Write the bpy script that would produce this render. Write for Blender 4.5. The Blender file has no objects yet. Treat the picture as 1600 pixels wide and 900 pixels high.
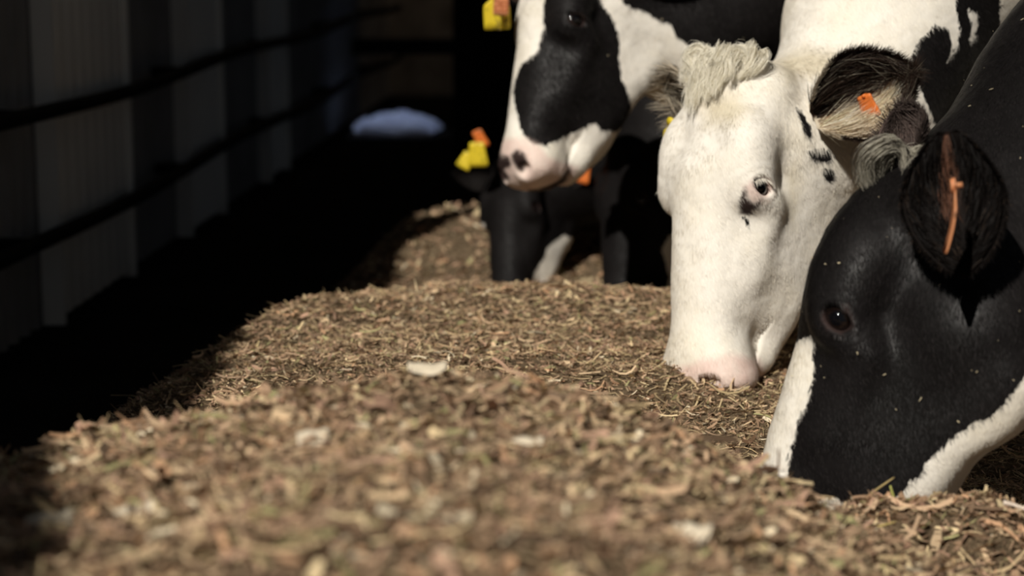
import bpy, math, random
import numpy as np
from mathutils import Vector, Matrix

# ---------------------------------------------------------------- camera, sky, sun, exposure
SC = bpy.context.scene
COL = SC.collection
FPX, CZ, PITCH = 3000.0, 1.05, math.radians(10.39)
cam_d = bpy.data.cameras.new('camera'); cam = bpy.data.objects.new('camera', cam_d); COL.objects.link(cam)
cam.location = (0, 0, CZ); cam.rotation_euler = (math.radians(90) - PITCH, 0, 0)
cam_d.sensor_width = 36.0; cam_d.lens = FPX / 1600 * 36.0
cam_d.clip_start = .05; cam_d.clip_end = 200
cam_d.dof.use_dof = True; cam_d.dof.focus_distance = 2.74; cam_d.dof.aperture_fstop = 3.4
SC.camera = cam
world = bpy.data.worlds.new('world'); SC.world = world; world.use_nodes = True
world.node_tree.nodes['Background'].inputs[0].default_value = (.78, .86, 1, 1)
world.node_tree.nodes['Background'].inputs[1].default_value = .068
SUN_DIR = Vector((.33, .65, -.62)).normalized()
sun_d = bpy.data.lights.new('sun', 'SUN'); sun_d.energy = 4.3; sun_d.angle = math.radians(.6); sun_d.color = (1, .95, .86)
sun = bpy.data.objects.new('sun', sun_d); COL.objects.link(sun)
sun.rotation_euler = SUN_DIR.to_track_quat('-Z', 'Y').to_euler(); sun.location = (-2, -3, 5)
SC.view_settings.view_transform = 'Standard'; SC.view_settings.look = 'None'
SC.view_settings.exposure = 0.0; SC.view_settings.gamma = 1; SC.view_settings.use_curve_mapping = False

rng = np.random.default_rng(7); random.seed(7)

# ---------------------------------------------------------------- helpers
def at(px, py, Y):
    """world point seen at photo position px, py at distance Y ahead of the camera"""
    u = (px - 800) / FPX; v = (py - 450) / FPX
    c, s = math.cos(PITCH), math.sin(PITCH)
    dy = c - v * s; dz = -s - v * c
    k = Y / dy
    return np.array([u * k, Y, CZ + dz * k])

def mesh_np(name, V, faces, mat=None, parent=None, smooth=True, attrs=None, colors=None):
    """faces: list of int arrays (n,3) or (n,4)"""
    me = bpy.data.meshes.new(name)
    V = np.asarray(V, np.float32)
    if not isinstance(faces, (list, tuple)): faces = [faces]
    faces = [np.asarray(f, np.int32) for f in faces if len(f)]
    me.vertices.add(len(V)); me.vertices.foreach_set('co', V.ravel())
    loops = np.concatenate([f.ravel() for f in faces])
    sizes = np.concatenate([np.full(len(f), f.shape[1], np.int32) for f in faces])
    starts = np.concatenate([[0], np.cumsum(sizes)[:-1]]).astype(np.int32)
    me.loops.add(len(loops)); me.loops.foreach_set('vertex_index', loops)
    me.polygons.add(len(sizes)); me.polygons.foreach_set('loop_start', starts)
    try: me.polygons.foreach_set('loop_total', sizes)
    except Exception: pass
    me.polygons.foreach_set('use_smooth', np.full(len(sizes), smooth))
    me.update(calc_edges=True); me.validate()
    for k, a in (attrs or {}).items():
        at_ = me.attributes.new(k, 'FLOAT', 'POINT'); at_.data.foreach_set('value', np.asarray(a, np.float32))
    for k, a in (colors or {}).items():
        at_ = me.attributes.new(k, 'FLOAT_COLOR', 'POINT')
        a = np.asarray(a, np.float32)
        if a.shape[1] == 3: a = np.concatenate([a, np.ones((len(a), 1), np.float32)], 1)
        at_.data.foreach_set('color', a.ravel())
    o = bpy.data.objects.new(name, me); COL.objects.link(o)
    if mat: me.materials.append(mat)
    if parent is not None: o.parent = parent
    return o

def empty(name, loc, label, cat, group=None):
    o = bpy.data.objects.new(name, None); COL.objects.link(o); o.location = loc
    o['label'] = label; o['category'] = cat
    if group: o['group'] = group
    return o

def tag(o, label, cat, group=None, kind=None):
    o['label'] = label; o['category'] = cat
    if group: o['group'] = group
    if kind: o['kind'] = kind
    return o

def new_mat(name):
    m = bpy.data.materials.new(name); m.use_nodes = True
    nt = m.node_tree; b = nt.nodes['Principled BSDF']
    return m, nt, b

def simple_mat(name, col, rough=.8, metal=0, noise=0, nscale=20, bump=0, bscale=60, spec=.3):
    m, nt, b = new_mat(name)
    b.inputs['Base Color'].default_value = (*col, 1); b.inputs['Roughness'].default_value = rough
    b.inputs['Metallic'].default_value = metal; b.inputs['Specular IOR Level'].default_value = spec
    tc = nt.nodes.new('ShaderNodeTexCoord')
    if noise:
        n = nt.nodes.new('ShaderNodeTexNoise'); n.inputs['Scale'].default_value = nscale; n.inputs['Detail'].default_value = 6
        nt.links.new(tc.outputs['Object'], n.inputs['Vector'])
        r = nt.nodes.new('ShaderNodeValToRGB')
        r.color_ramp.elements[0].position = .3; r.color_ramp.elements[1].position = .7
        r.color_ramp.elements[0].color = (*[c * (1 - noise) for c in col], 1)
        r.color_ramp.elements[1].color = (*[min(1, c * (1 + noise)) for c in col], 1)
        nt.links.new(n.outputs['Fac'], r.inputs['Fac']); nt.links.new(r.outputs['Color'], b.inputs['Base Color'])
    if bump:
        n = nt.nodes.new('ShaderNodeTexNoise'); n.inputs['Scale'].default_value = bscale; n.inputs['Detail'].default_value = 5
        nt.links.new(tc.outputs['Object'], n.inputs['Vector'])
        bp = nt.nodes.new('ShaderNodeBump'); bp.inputs['Strength'].default_value = bump; bp.inputs['Distance'].default_value = .01
        nt.links.new(n.outputs['Fac'], bp.inputs['Height']); nt.links.new(bp.outputs['Normal'], b.inputs['Normal'])
    return m

def vnoise(P, scale, seed=0, octaves=3):
    """smooth value noise in numpy, about -1..1"""
    out = np.zeros(len(P)); amp = 1; tot = 0
    for o in range(octaves):
        Q = P * scale * (2 ** o) + seed * 17.3 + o * 5.1
        I = np.floor(Q).astype(np.int64); F = Q - I; F = F * F * (3 - 2 * F)
        r = np.zeros(len(P))
        for c in np.ndindex(*([2] * P.shape[1])):
            h = np.zeros(len(P), np.int64); w = np.ones(len(P))
            for d in range(P.shape[1]):
                h = h * 73856093 + (I[:, d] + c[d]) * (19349663, 83492791, 49979687)[d]
                w = w * (F[:, d] if c[d] else 1 - F[:, d])
            h = (h ^ (h >> 13)) * 1274126177; h = h ^ (h >> 16)
            r += w * ((h & 0xffff) / 32767.5 - 1)
        out += r * amp; tot += amp; amp *= .5
    return out / tot

def tube(pts, radii, n=10, caps=True):
    pts = np.asarray(pts, float); radii = np.broadcast_to(radii, len(pts))
    T = np.gradient(pts, axis=0); T /= np.linalg.norm(T, axis=1)[:, None] + 1e-9
    up = np.array([0, 0, 1.]) if abs(T[0][2]) < .9 else np.array([1., 0, 0])
    V = []; 
    for p, t, r in zip(pts, T, radii):
        a = np.cross(t, up); a /= np.linalg.norm(a); b = np.cross(t, a)
        for k in range(n):
            th = 2 * math.pi * k / n
            V.append(p + r * (math.cos(th) * a + math.sin(th) * b))
    F = [[i * n + k, i * n + (k + 1) % n, (i + 1) * n + (k + 1) % n, (i + 1) * n + k] for i in range(len(pts) - 1) for k in range(n)]
    T3 = []
    if caps:
        V.append(pts[0]); V.append(pts[-1]); a = len(V) - 2; m = (len(pts) - 1) * n
        T3 = [[a, (k + 1) % n, k] for k in range(n)] + [[a + 1, m + k, m + (k + 1) % n] for k in range(n)]
    return np.array(V), np.array(F), np.array(T3)

def box_v(c, s):
    c = np.array(c); s = np.array(s) / 2
    V = np.array([c + s * np.array(k) for k in [(-1,-1,-1),(1,-1,-1),(1,1,-1),(-1,1,-1),(-1,-1,1),(1,-1,1),(1,1,1),(-1,1,1)]])
    F = np.array([[0,3,2,1],[4,5,6,7],[0,1,5,4],[1,2,6,5],[2,3,7,6],[3,0,4,7]])
    return V, F

class MB:
    def __init__(s): s.V = []; s.F4 = []; s.F3 = []; s.n = 0
    def add(s, V, F4=(), F3=()):
        if len(F4): s.F4.append(np.asarray(F4) + s.n)
        if len(F3): s.F3.append(np.asarray(F3) + s.n)
        s.V.append(np.asarray(V)); s.n += len(V)
    def build(s, name, mat, parent=None, smooth=False, bevel=0):
        fs = []
        if s.F4: fs.append(np.concatenate(s.F4))
        if s.F3: fs.append(np.concatenate(s.F3))
        o = mesh_np(name, np.concatenate(s.V), fs, mat, parent, smooth)
        if bevel:
            md = o.modifiers.new('bevel', 'BEVEL'); md.width = bevel; md.segments = 2
        return o
# ---------------------------------------------------------------- barn shell
QUICK = False
def wall_x(y): return -1.6 + .06 * y
M_DARKWALL = simple_mat('dark_cladding', (.24, .24, .24), .85, noise=.2, nscale=3)
M_PALE = simple_mat('pale_panel', (.84, .84, .80), .7, noise=.08, nscale=2)
M_FLOOR = simple_mat('shade_tone_concrete', (.016, .015, .014), .95, noise=.3, nscale=4, bump=.3, bscale=30, spec=.03)  # deep shade along the wall put into a near-black base colour
M_BLACKWALL = simple_mat('gloom_tone_boards', (.015, .014, .013), .9, noise=.3, nscale=5, spec=.1)  # gloom of the unlit far end put into the base colour
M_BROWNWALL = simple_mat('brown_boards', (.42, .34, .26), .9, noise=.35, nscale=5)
M_IRON = simple_mat('black_iron', (.008, .008, .008), .8, spec=.1)
M_ROOF = simple_mat('roof_sheet', (.1, .1, .1), .9)

def struct(o): o['kind'] = 'structure'; return o
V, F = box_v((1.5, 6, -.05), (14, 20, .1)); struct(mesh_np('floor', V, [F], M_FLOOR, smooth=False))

def corrugated(y0, y1, z0, z1, amp, pitch, off, thick=.012):
    """a wall sheet running along the barn, ribs upright; off = distance in front of the wall line"""
    n = max(2, int((y1 - y0) / pitch * 8)); ys = np.linspace(y0, y1, n + 1)
    w = np.clip(1.6 * np.cos((ys - y0) / pitch * 2 * math.pi), -1, 1) * amp
    V = []
    for d in (0, -thick):
        for z in (z0, z1): V += [[wall_x(y) + off + a + d, y, z(y) if callable(z) else z] for y, a in zip(ys, w)]
    V = np.array(V); m = n + 1
    F = []
    for i in range(n):
        F.append([i, i + 1, m + i + 1, m + i]); F.append([2 * m + i, 3 * m + i, 3 * m + i + 1, 2 * m + i + 1])
        F.append([m + i, m + i + 1, 3 * m + i + 1, 3 * m + i]); F.append([i, 2 * m + i, 2 * m + i + 1, i + 1])
    F += [[0, m, 3 * m, 2 * m], [n, 2 * m + n, 3 * m + n, m + n]]
    return V, np.array(F)
V, F = corrugated(-4.0, 11.4, 0, lambda y: np.interp(y, [-4, -1.25, -.82, -.47, -.23, .55, 11.4], [3.12, 3.12, 2.93, 2.76, 2.64, 2.30, 2.30]), .011, .095, 0)  # unseen near top shaped taller to set the shade edge on the feed
struct(mesh_np('wall_left', V, [F], M_DARKWALL, smooth=False))
for y0, y1 in ((-1.25, -.4), (.4, 1.2), (2.05, 2.85), (3.65, 4.5), (5.17, 5.94), (6.74, 7.32), (8.27, 8.73)):
    m = MB(); V, F = corrugated(y0, y1, .02, 2.2, .003, .10, .05, .02); m.add(V, F)
    for y in (y0, y1):
        V, F = box_v((wall_x(y) + .035, y, 1.1), (.06, .02, 2.2)); m.add(V, F)
    o = m.build('wall_panel', M_PALE)
    tag(o, 'pale ribbed upright wall panel between dark corrugated sheets', 'wall panel', 'pale upright panels of the left wall')
V, F = corrugated(11.4, 16.5, 0, 2.25, .011, .2, 0); struct(mesh_np('wall_left_far', V, [F], M_BROWNWALL, smooth=False)).name = 'wall_left.001'
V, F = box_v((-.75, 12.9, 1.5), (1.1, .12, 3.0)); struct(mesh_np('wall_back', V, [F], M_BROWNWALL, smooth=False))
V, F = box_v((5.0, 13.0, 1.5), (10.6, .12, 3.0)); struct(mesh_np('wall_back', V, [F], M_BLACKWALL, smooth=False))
V, F = box_v((2.6, 10.2, 3.06), (9.4, 14.0, .08)); struct(mesh_np('ceiling', V, [F], M_ROOF, smooth=False))  # out of view; slab placed to keep sun off the far end
V, F = box_v((wall_x(3.3) + .05, 3.35, 1.5), (.12, .12, 3.06)); struct(mesh_np('trim_1', V, [F], M_IRON, smooth=False)).name = 'trim_1'
rail_lab = ['dark round rail along the left wall, the upper of the two', 'dark round rail along the left wall, the lower of the two']
for z, lab in zip((.605, .28), rail_lab):
    ys = np.linspace(1.0, 12.6, 60)
    P = np.stack([wall_x(ys) + .11, ys, z + .012 * np.sin(ys * 1.9)], 1)
    root = empty('wall_rail', (wall_x(1.0) + .11, 1.0, z), lab, 'rail', 'rails along the left wall')
    V, F4, F3 = tube(P - np.array([wall_x(1.0) + .11, 1.0, z]), .021, 12); mesh_np('rail', V, [F4, F3], M_IRON, root)
    for y in np.arange(1.5, 12.6, 1.65):
        m = MB(); V, F = box_v((wall_x(y) + .065, y, z), (.11, .04, .03)); m.add(V - np.array([wall_x(1.0) + .11, 1.0, z]), F)
        m.build('bracket', M_IRON, root)
# far post that stands dark between the wall and the animals
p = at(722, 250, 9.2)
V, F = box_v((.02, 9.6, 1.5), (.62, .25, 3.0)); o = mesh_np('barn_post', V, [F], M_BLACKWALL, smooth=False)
tag(o, 'broad black timber post at the dark far end of the feed alley', 'post')
V, F = box_v((-.55, 11.2, .42), (.9, .07, .09)); o = mesh_np('far_beam', V, [F], M_IRON, smooth=False); tag(o, 'low black beam across the far end of the alley', 'beam')
# bluish plastic sheet lying crumpled at the far end
n1, n2 = 60, 36; U, W = np.meshgrid(np.linspace(-1, 1, n1), np.linspace(-1, 1, n2), indexing='ij')
Pq = np.stack([U.ravel() * 2, W.ravel() * 2], 1)
hh = .08 * np.clip(1 - np.abs(U) ** 3, 0, 1) * np.clip(1 - np.abs(W) ** 3, 0, 1) * (1 + .3 * vnoise(Pq, 2.2, 1, 3).reshape(U.shape)) + .02 * vnoise(Pq, 5, 4, 3).reshape(U.shape)
c0 = np.array([-.63, 10.4, .012])
V = np.stack([c0[0] + U * .23 * (1 + .1 * np.sin(W * 3)), c0[1] + W * .35 + 0 * U, c0[2] + np.maximum(hh, 0.004)], 2).reshape(-1, 3)
V2 = V.copy(); V2[:, 2] = .006; n = len(V)
F = []
for i in range(n1 - 1):
    for j in range(n2 - 1):
        a = i * n2 + j; F.append([a, a + n2, a + n2 + 1, a + 1]); F.append([n + a, n + a + 1, n + a + n2 + 1, n + a + n2])
ring = [i * n2 for i in range(n1)] + [(n1 - 1) * n2 + j for j in range(1, n2)] + [i * n2 + n2 - 1 for i in range(n1 - 2, -1, -1)] + [j for j in range(n2 - 2, 0, -1)]
for a, b in zip(ring, ring[1:] + ring[:1]): F.append([a, n + a, n + b, b])
o = mesh_np('plastic_sheet', np.concatenate([V, V2]), [np.array(F)], simple_mat('blue_plastic', (.50, .56, .85), .5, noise=.35, nscale=14), None, True)
tag(o, 'pale blue crumpled plastic sheet on the dark floor at the far end', 'plastic sheet')
wl = bpy.data.lights.new('sheet_fill_spot', 'SPOT'); wl.energy = 85; wl.spot_size = math.radians(14); wl.spot_blend = .6; wl.color = (.75, .84, 1); wl.shadow_soft_size = .05  # added spot, no real lamp here; brightens the blue sheet
wo = bpy.data.objects.new('sheet_fill_spot', wl); COL.objects.link(wo); wo.location = (-.63, 10.4, 2.7)
wl = bpy.data.lights.new('end_wall_fill', 'POINT'); wl.energy = 5.0; wl.color = (1, .82, .6); wl.shadow_soft_size = .1  # added warm fill without a real source, lifts the brown end wall
wo = bpy.data.objects.new('end_wall_fill', wl); COL.objects.link(wo); wo.location = (-.55, 11.9, 2.7)

# ---------------------------------------------------------------- the feed
def smooth(a, b, x): t = np.clip((x - a) / (b - a), 0, 1); return t * t * (3 - 2 * t)
crest = [(0, 735), (100, 700), (200, 668), (400, 636), (560, 618), (670, 611), (790, 618), (900, 634), (1000, 668), (1100, 712), (1200, 765), (1290, 815), (1400, 880), (1600, 960)]
CX = np.array([at(a, b, 1.9)[0] for a, b in crest]); CH = np.array([at(a, b, 1.9)[2] for a, b in crest])
def feed_z(x, y):
    x = np.asarray(x, float); y = np.asarray(y, float)
    P = np.stack([x.ravel(), y.ravel()], 1)
    nz = (.018 * vnoise(P, 5, 2, 3) + .012 * vnoise(P, 20, 3, 3)).reshape(x.shape)
    bed = np.interp(y, [0, 1.8, 2.3, 2.7, 3.0, 3.4, 3.72, 3.95, 4.25, 4.6, 5.0, 5.5, 6.0, 6.5, 7.2], [.30, .30, .285, .29, .325, .335, .338, .308, .215, .16, .17, .23, .20, .08, -.05])
    bed = bed + .03 * np.exp(-((x - .08) / .2) ** 2 - ((y - 3.85) / .2) ** 2)
    bed = bed + .028 * np.exp(-((y - 3.1) / .12) ** 2) * (np.exp(-((x + .33) / .17) ** 2) + np.exp(-((x - .12) / .17) ** 2))
    bed = bed + .118 * np.exp(-((x - .49) / .155) ** 4 - ((y - 2.14) / .11) ** 2)      # rise in front of the black muzzle
    bed = bed - .03 * smooth(1.0, 2.0, x)
    mound = np.interp(x, CX, CH) 
    mound = mound + .03 * smooth(1.8, 1.3, y) 
    w = 1 - smooth(1.92, 2.16 + .12 * smooth(.3, .0, x), y)
    left = smooth(0, .34, x - (wall_x(y) + .50 + .16 * smooth(2.8, 4.0, y)))  # heap edge drawn back to the shade line, baring the near-black floor
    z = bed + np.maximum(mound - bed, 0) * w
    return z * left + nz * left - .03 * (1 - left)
def feed_mat():
    m, nt, b = new_mat('feed'); N = nt.nodes.new; L = nt.links.new
    tc = N('ShaderNodeTexCoord'); n = N('ShaderNodeTexNoise'); n.inputs['Scale'].default_value = 90; n.inputs['Detail'].default_value = 8; n.inputs['Roughness'].default_value = .7
    L(tc.outputs['Object'], n.inputs['Vector']); r = N('ShaderNodeValToRGB'); e = r.color_ramp.elements
    e[0].position = .3; e[0].color = (.035, .024, .015, 1); e[1].position = .72; e[1].color = (.32, .23, .14, 1)
    L(n.outputs['Fac'], r.inputs['Fac']); L(r.outputs['Color'], b.inputs['Base Color']); b.inputs['Roughness'].default_value = .9
    b.inputs['Specular IOR Level'].default_value = .1
    bp = N('ShaderNodeBump'); bp.inputs['Strength'].default_value = .9; bp.inputs['Distance'].default_value = .012
    L(n.outputs['Fac'], bp.inputs['Height']); L(bp.outputs['Normal'], b.inputs['Normal']); return m
gx = np.arange(-1.25, 2.2, .014); gy = np.arange(.9, 7.3, .014)
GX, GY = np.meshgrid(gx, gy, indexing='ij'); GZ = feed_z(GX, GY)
GZ += .004 * vnoise(np.stack([GX.ravel(), GY.ravel()], 1), 60, 8, 2).reshape(GX.shape)
V = np.stack([GX, GY, GZ], 2).reshape(-1, 3); a = (np.arange(len(gx) - 1)[:, None] * len(gy) + np.arange(len(gy) - 1)[None]).ravel()
F = np.stack([a, a + len(gy), a + len(gy) + 1, a + 1], 1)
# close the heap underneath so that it is a solid bed
ring = [i * len(gy) for i in range(len(gx))] + [(len(gx) - 1) * len(gy) + j for j in range(1, len(gy))] + [i * len(gy) + len(gy) - 1 for i in range(len(gx) - 2, -1, -1)] + [j for j in range(len(gy) - 2, 0, -1)]
n = len(V); B = V[ring].copy(); B[:, 2] = -.04; V = np.concatenate([V, B]); m_ = len(ring)
R4 = np.array([[ring[i], n + i, n + (i + 1) % m_, ring[(i + 1) % m_]] for i in range(m_)])
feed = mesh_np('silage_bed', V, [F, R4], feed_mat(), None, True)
tag(feed, 'long brown heap of chopped silage feed along the alley floor', 'feed', kind='stuff')

PAL = 1.32 * np.array([(.30, .19, .11), (.40, .27, .16), (.22, .14, .08), (.46, .33, .19), (.13, .085, .05), (.52, .40, .22), (.36, .22, .14), (.44, .26, .14), (.30, .27, .12), (.60, .50, .33)])
PW = np.array([.16, .17, .14, .14, .1, .09, .08, .05, .04, .03])
def chips(n, ylo, yhi, xlo, xhi, l0, l1, asp0, asp1, straw=False, lift=.008, stand=0., brown=False):
    y = rng.uniform(ylo, yhi, n); x = rng.uniform(xlo, xhi, n)
    z = feed_z(x, y) + rng.uniform(-.001, lift, n)
    th = rng.uniform(0, 2 * math.pi, n); ln = rng.uniform(l0, l1, n) * rng.choice([.6, 1, 1.5], n, p=[.4, .45, .15]); w = ln / rng.uniform(asp0, asp1, n)
    tilt = rng.normal(0, .42 if not straw else .12, n) + stand * rng.uniform(.3, 1, n); roll = rng.normal(0, .75, n)
    d = np.stack([np.cos(th) * np.cos(tilt), np.sin(th) * np.cos(tilt), np.sin(tilt)], 1)
    sd = np.cross(np.array([0, 0, 1.]), d); sd /= np.linalg.norm(sd, axis=1)[:, None]; up = np.cross(d, sd)
    sd = sd * np.cos(roll)[:, None] + up * np.sin(roll)[:, None]; up = np.cross(d, sd)
    c = np.stack([x, y, z], 1); k = 4 if straw else 2; Vs = []
    bend = rng.normal(0, .12, n) * ln; b2 = rng.normal(0, .22 if straw else .06, n) * ln
    for i in range(k + 1):
        t = i / k - .5; q = (t * t * 4)
        p = c + d * (ln * t)[:, None] - up * (bend * q * .5)[:, None] + sd * (b2 * q)[:, None]
        ww = w * (1 if straw else (1 if i == 1 else .62))
        Vs += [p - sd * (ww / 2)[:, None], p + sd * (ww / 2)[:, None]]
    A = np.stack(Vs, 1); m = 2 * (k + 1)
    base = (np.arange(n) * m)[:, None]
    F = np.concatenate([base + np.array([2 * i, 2 * i + 1, 2 * i + 3, 2 * i + 2]) for i in range(k)])
    col = PAL[rng.choice(len(PAL), n, p=PW / PW.sum())] * rng.uniform(.55, 1.35, (n, 1)) * np.array([.98, 1.0, 1.08])
    if straw and not brown: col = col * .5 + np.array([.42, .33, .18]) * rng.uniform(.5, 1.1, (n, 1))
    return A.reshape(-1, 3), F, np.repeat(col, m, 0)
def chip_stuff(name, label, batches):
    Vs, Fs, Cs, off = [], [], [], 0
    for V, F, C in batches: Vs.append(V); Fs.append(F + off); Cs.append(C); off += len(V)
    o = mesh_np(name, np.concatenate(Vs), [np.concatenate(Fs)], M_CHIP, None, False, colors={'tint': np.concatenate(Cs)})
    tag(o, label, 'feed', kind='stuff'); return o
def attr_mat(name, rough=.6, spec=.3, trans=0):
    m, nt, b = new_mat(name); a = nt.nodes.new('ShaderNodeAttribute'); a.attribute_name = 'tint'
    nt.links.new(a.outputs['Color'], b.inputs['Base Color']); b.inputs['Roughness'].default_value = rough; b.inputs['Specular IOR Level'].default_value = spec
    if trans:
        t = nt.nodes.new('ShaderNodeBsdfTranslucent'); nt.links.new(a.outputs['Color'], t.inputs['Color'])
        mx = nt.nodes.new('ShaderNodeMixShader'); mx.inputs[0].default_value = trans
        nt.links.new(b.outputs[0], mx.inputs[1]); nt.links.new(t.outputs[0], mx.inputs[2])
        nt.links.new(mx.outputs[0], nt.nodes['Material Output'].inputs[0])
    return m
M_CHIP = attr_mat('feed_chips', .75, .25, .15)
if not QUICK:
    chip_stuff('silage_flakes', 'loose chopped flakes covering the feed heap', [
        chips(38000, 1.08, 2.3, -.75, .75, .010, .022, 2.0, 6),
        chips(62000, 2.1, 3.25, -.85, .95, .005, .014, 2.0, 7),
        chips(50000, 3.2, 4.3, -.9, .8, .006, .016, 2.0, 7),
        chips(16000, 4.3, 6.4, -1.0, .9, .012, .03, 2.0, 6)])
    chip_stuff('straw_stalks', 'thin pale stalks scattered over the feed heap', [
        chips(5000, 1.08, 2.3, -.75, .75, .025, .055, 8, 16, straw=True, lift=.010, brown=True),
        chips(1500, 1.25, 2.2, -.75, .75, .015, .035, 8, 16, straw=True, lift=.004, stand=.9, brown=True),
        chips(2600, 2.2, 4.2, -.85, .9, .012, .030, 12, 24, straw=True, lift=.004, stand=.9),
        chips(9000, 2.2, 4.3, -.85, .9, .015, .04, 9, 18, straw=True, lift=.010, brown=True),
        chips(2600, 1.25, 2.3, -.75, .75, .02, .05, 14, 30, straw=True, lift=.008),
        chips(6500, 2.2, 3.4, -.85, .95, .02, .055, 18, 45, straw=True, lift=.008),
        chips(3200, 3.4, 4.3, -.9, .8, .02, .05, 14, 40, straw=True, lift=.01)])
# ---------------------------------------------------------------- implicit surface modelling
def axis_coords(lo, hi, flo, fhi, h, hmax, g=1.06):
    c = list(np.arange(flo, fhi, h)); up = []; x = c[-1]; s = h
    while x < hi: s = min(s * g, hmax); x += s; up.append(x)
    dn = []; x = c[0]; s = h
    while x > lo: s = min(s * g, hmax); x -= s; dn.append(x)
    return np.array(dn[::-1] + c + up, np.float32)

class Field:
    def __init__(s, ax):
        s.ax = ax; s.D = np.full([len(a) for a in ax], .5, np.float32)
    def _sub(s, lo, hi):
        i = [(max(0, int(np.searchsorted(a, l)) - 1), int(np.searchsorted(a, h)) + 1) for a, l, h in zip(s.ax, lo, hi)]
        sl = tuple(slice(*k) for k in i)
        g = [s.ax[d][sl[d]] for d in range(3)]
        return sl, g[0][:, None, None], g[1][None, :, None], g[2][None, None, :]
    def put(s, lo, hi, fn, k, op='add'):
        m = max(k, .01) + .02
        sl, x, y, z = s._sub(np.array(lo) - m, np.array(hi) + m)
        if 0 in s.D[sl].shape: return
        d = fn(x, y, z).astype(np.float32); A = s.D[sl]
        if op == 'add':
            h = np.maximum(k - np.abs(A - d), 0) / k; s.D[sl] = np.minimum(A, d) - h * h * k * .25
        else:
            d = -d; h = np.maximum(k - np.abs(A - d), 0) / k; s.D[sl] = np.maximum(A, d) + h * h * k * .25
    def ell(s, c, r, k=.03, R=None, op='add'):
        c = np.array(c, float); r = np.array(r, float)
        if R is None: ext = r; Rm = np.eye(3)
        else: Rm = np.array(R); ext = np.sqrt(((Rm * r[None, :]) ** 2).sum(1))      # columns = axes
        def fn(x, y, z):
            X, Y, Z = x - c[0], y - c[1], z - c[2]
            if R is None: a, b, e = X, Y, Z
            else:
                a = X * Rm[0, 0] + Y * Rm[1, 0] + Z * Rm[2, 0]; b = X * Rm[0, 1] + Y * Rm[1, 1] + Z * Rm[2, 1]; e = X * Rm[0, 2] + Y * Rm[1, 2] + Z * Rm[2, 2]
            k0 = np.sqrt((a / r[0]) ** 2 + (b / r[1]) ** 2 + (e / r[2]) ** 2)
            k1 = np.sqrt((a / r[0] ** 2) ** 2 + (b / r[1] ** 2) ** 2 + (e / r[2] ** 2) ** 2) + 1e-6
            return np.maximum(k0 * (k0 - 1) / k1, -min(r))
        s.put(c - ext, c + ext, fn, k, op)
    def cap(s, a, b, ra, rb, k=.03, sc=(1, 1, 1), op='add'):
        sc = np.array(sc, float); a0 = np.array(a, float); b0 = np.array(b, float)
        a, b = a0 / sc, b0 / sc; ba = b - a; L = (ba ** 2).sum() + 1e-9
        def fn(x, y, z):
            X, Y, Z = x / sc[0] - a[0], y / sc[1] - a[1], z / sc[2] - a[2]
            t = np.clip((X * ba[0] + Y * ba[1] + Z * ba[2]) / L, 0, 1)
            return (np.sqrt((X - t * ba[0]) ** 2 + (Y - t * ba[1]) ** 2 + (Z - t * ba[2]) ** 2) - (ra + t * (rb - ra))) * sc.min()
        m = max(ra, rb) * sc
        s.put(np.minimum(a0, b0) - m, np.maximum(a0, b0) + m, fn, k, op)
    def sym(s, kind, *a, **k):
        for sx in (1, -1):
            b = [np.array([q[0] * sx, q[1], q[2]]) if i == 0 or (kind == 'cap' and i == 1) else q for i, q in enumerate(a)]
            kk = dict(k)
            if kind == 'ell' and 'R' in k and sx < 0:
                Rm = np.array(k['R']).copy(); Rm[0, :] *= -1; kk['R'] = Rm
            getattr(s, kind)(*b, **kk)
    def mesh(s):
        D = s.D; S = D < 0; nx, ny, nz = D.shape
        cnt = np.zeros((nx - 1, ny - 1, nz - 1), np.uint8)
        for c in np.ndindex(2, 2, 2):
            cnt += S[c[0]:nx - 1 + c[0], c[1]:ny - 1 + c[1], c[2]:nz - 1 + c[2]]
        act = (cnt > 0) & (cnt < 8); I = np.argwhere(act)
        ids = np.full(act.shape, -1, np.int32); ids[act] = np.arange(len(I))
        P = np.zeros((len(I), 3)); W = np.zeros(len(I))
        cs = list(np.ndindex(2, 2, 2))
        for a in cs:
            for d in range(3):
                if a[d]: continue
                b = list(a); b[d] = 1
                ia = I + a; ib = I + b
                da = D[ia[:, 0], ia[:, 1], ia[:, 2]]; db = D[ib[:, 0], ib[:, 1], ib[:, 2]]
                m = (da < 0) != (db < 0)
                t = np.where(m, da / np.where(m, da - db, 1), 0)
                pa = np.stack([s.ax[q][ia[:, q]] for q in range(3)], 1); pb = np.stack([s.ax[q][ib[:, q]] for q in range(3)], 1)
                P += np.where(m[:, None], pa + t[:, None] * (pb - pa), 0); W += m
        P /= W[:, None]
        F = []
        for d in range(3):
            u, v = (d + 1) % 3, (d + 2) % 3
            sl0 = [slice(None)] * 3; sl1 = [slice(None)] * 3; sl0[d] = slice(0, -1); sl1[d] = slice(1, None)
            A, B = S[tuple(sl0)], S[tuple(sl1)]
            E = np.argwhere(A != B); E = E[(E[:, u] > 0) & (E[:, v] > 0) & (E[:, u] < D.shape[u] - 1) & (E[:, v] < D.shape[v] - 1)]
            q = []
            for du, dv in ((-1, -1), (0, -1), (0, 0), (-1, 0)):
                K = E.copy(); K[:, u] += du; K[:, v] += dv; q.append(ids[K[:, 0], K[:, 1], K[:, 2]])
            q = np.stack(q, 1); flip = ~A[E[:, 0], E[:, 1], E[:, 2]]
            q[flip] = q[flip][:, ::-1]; F.append(q)
        F = np.concatenate(F); F = F[(F >= 0).all(1)]
        return P, F
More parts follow.
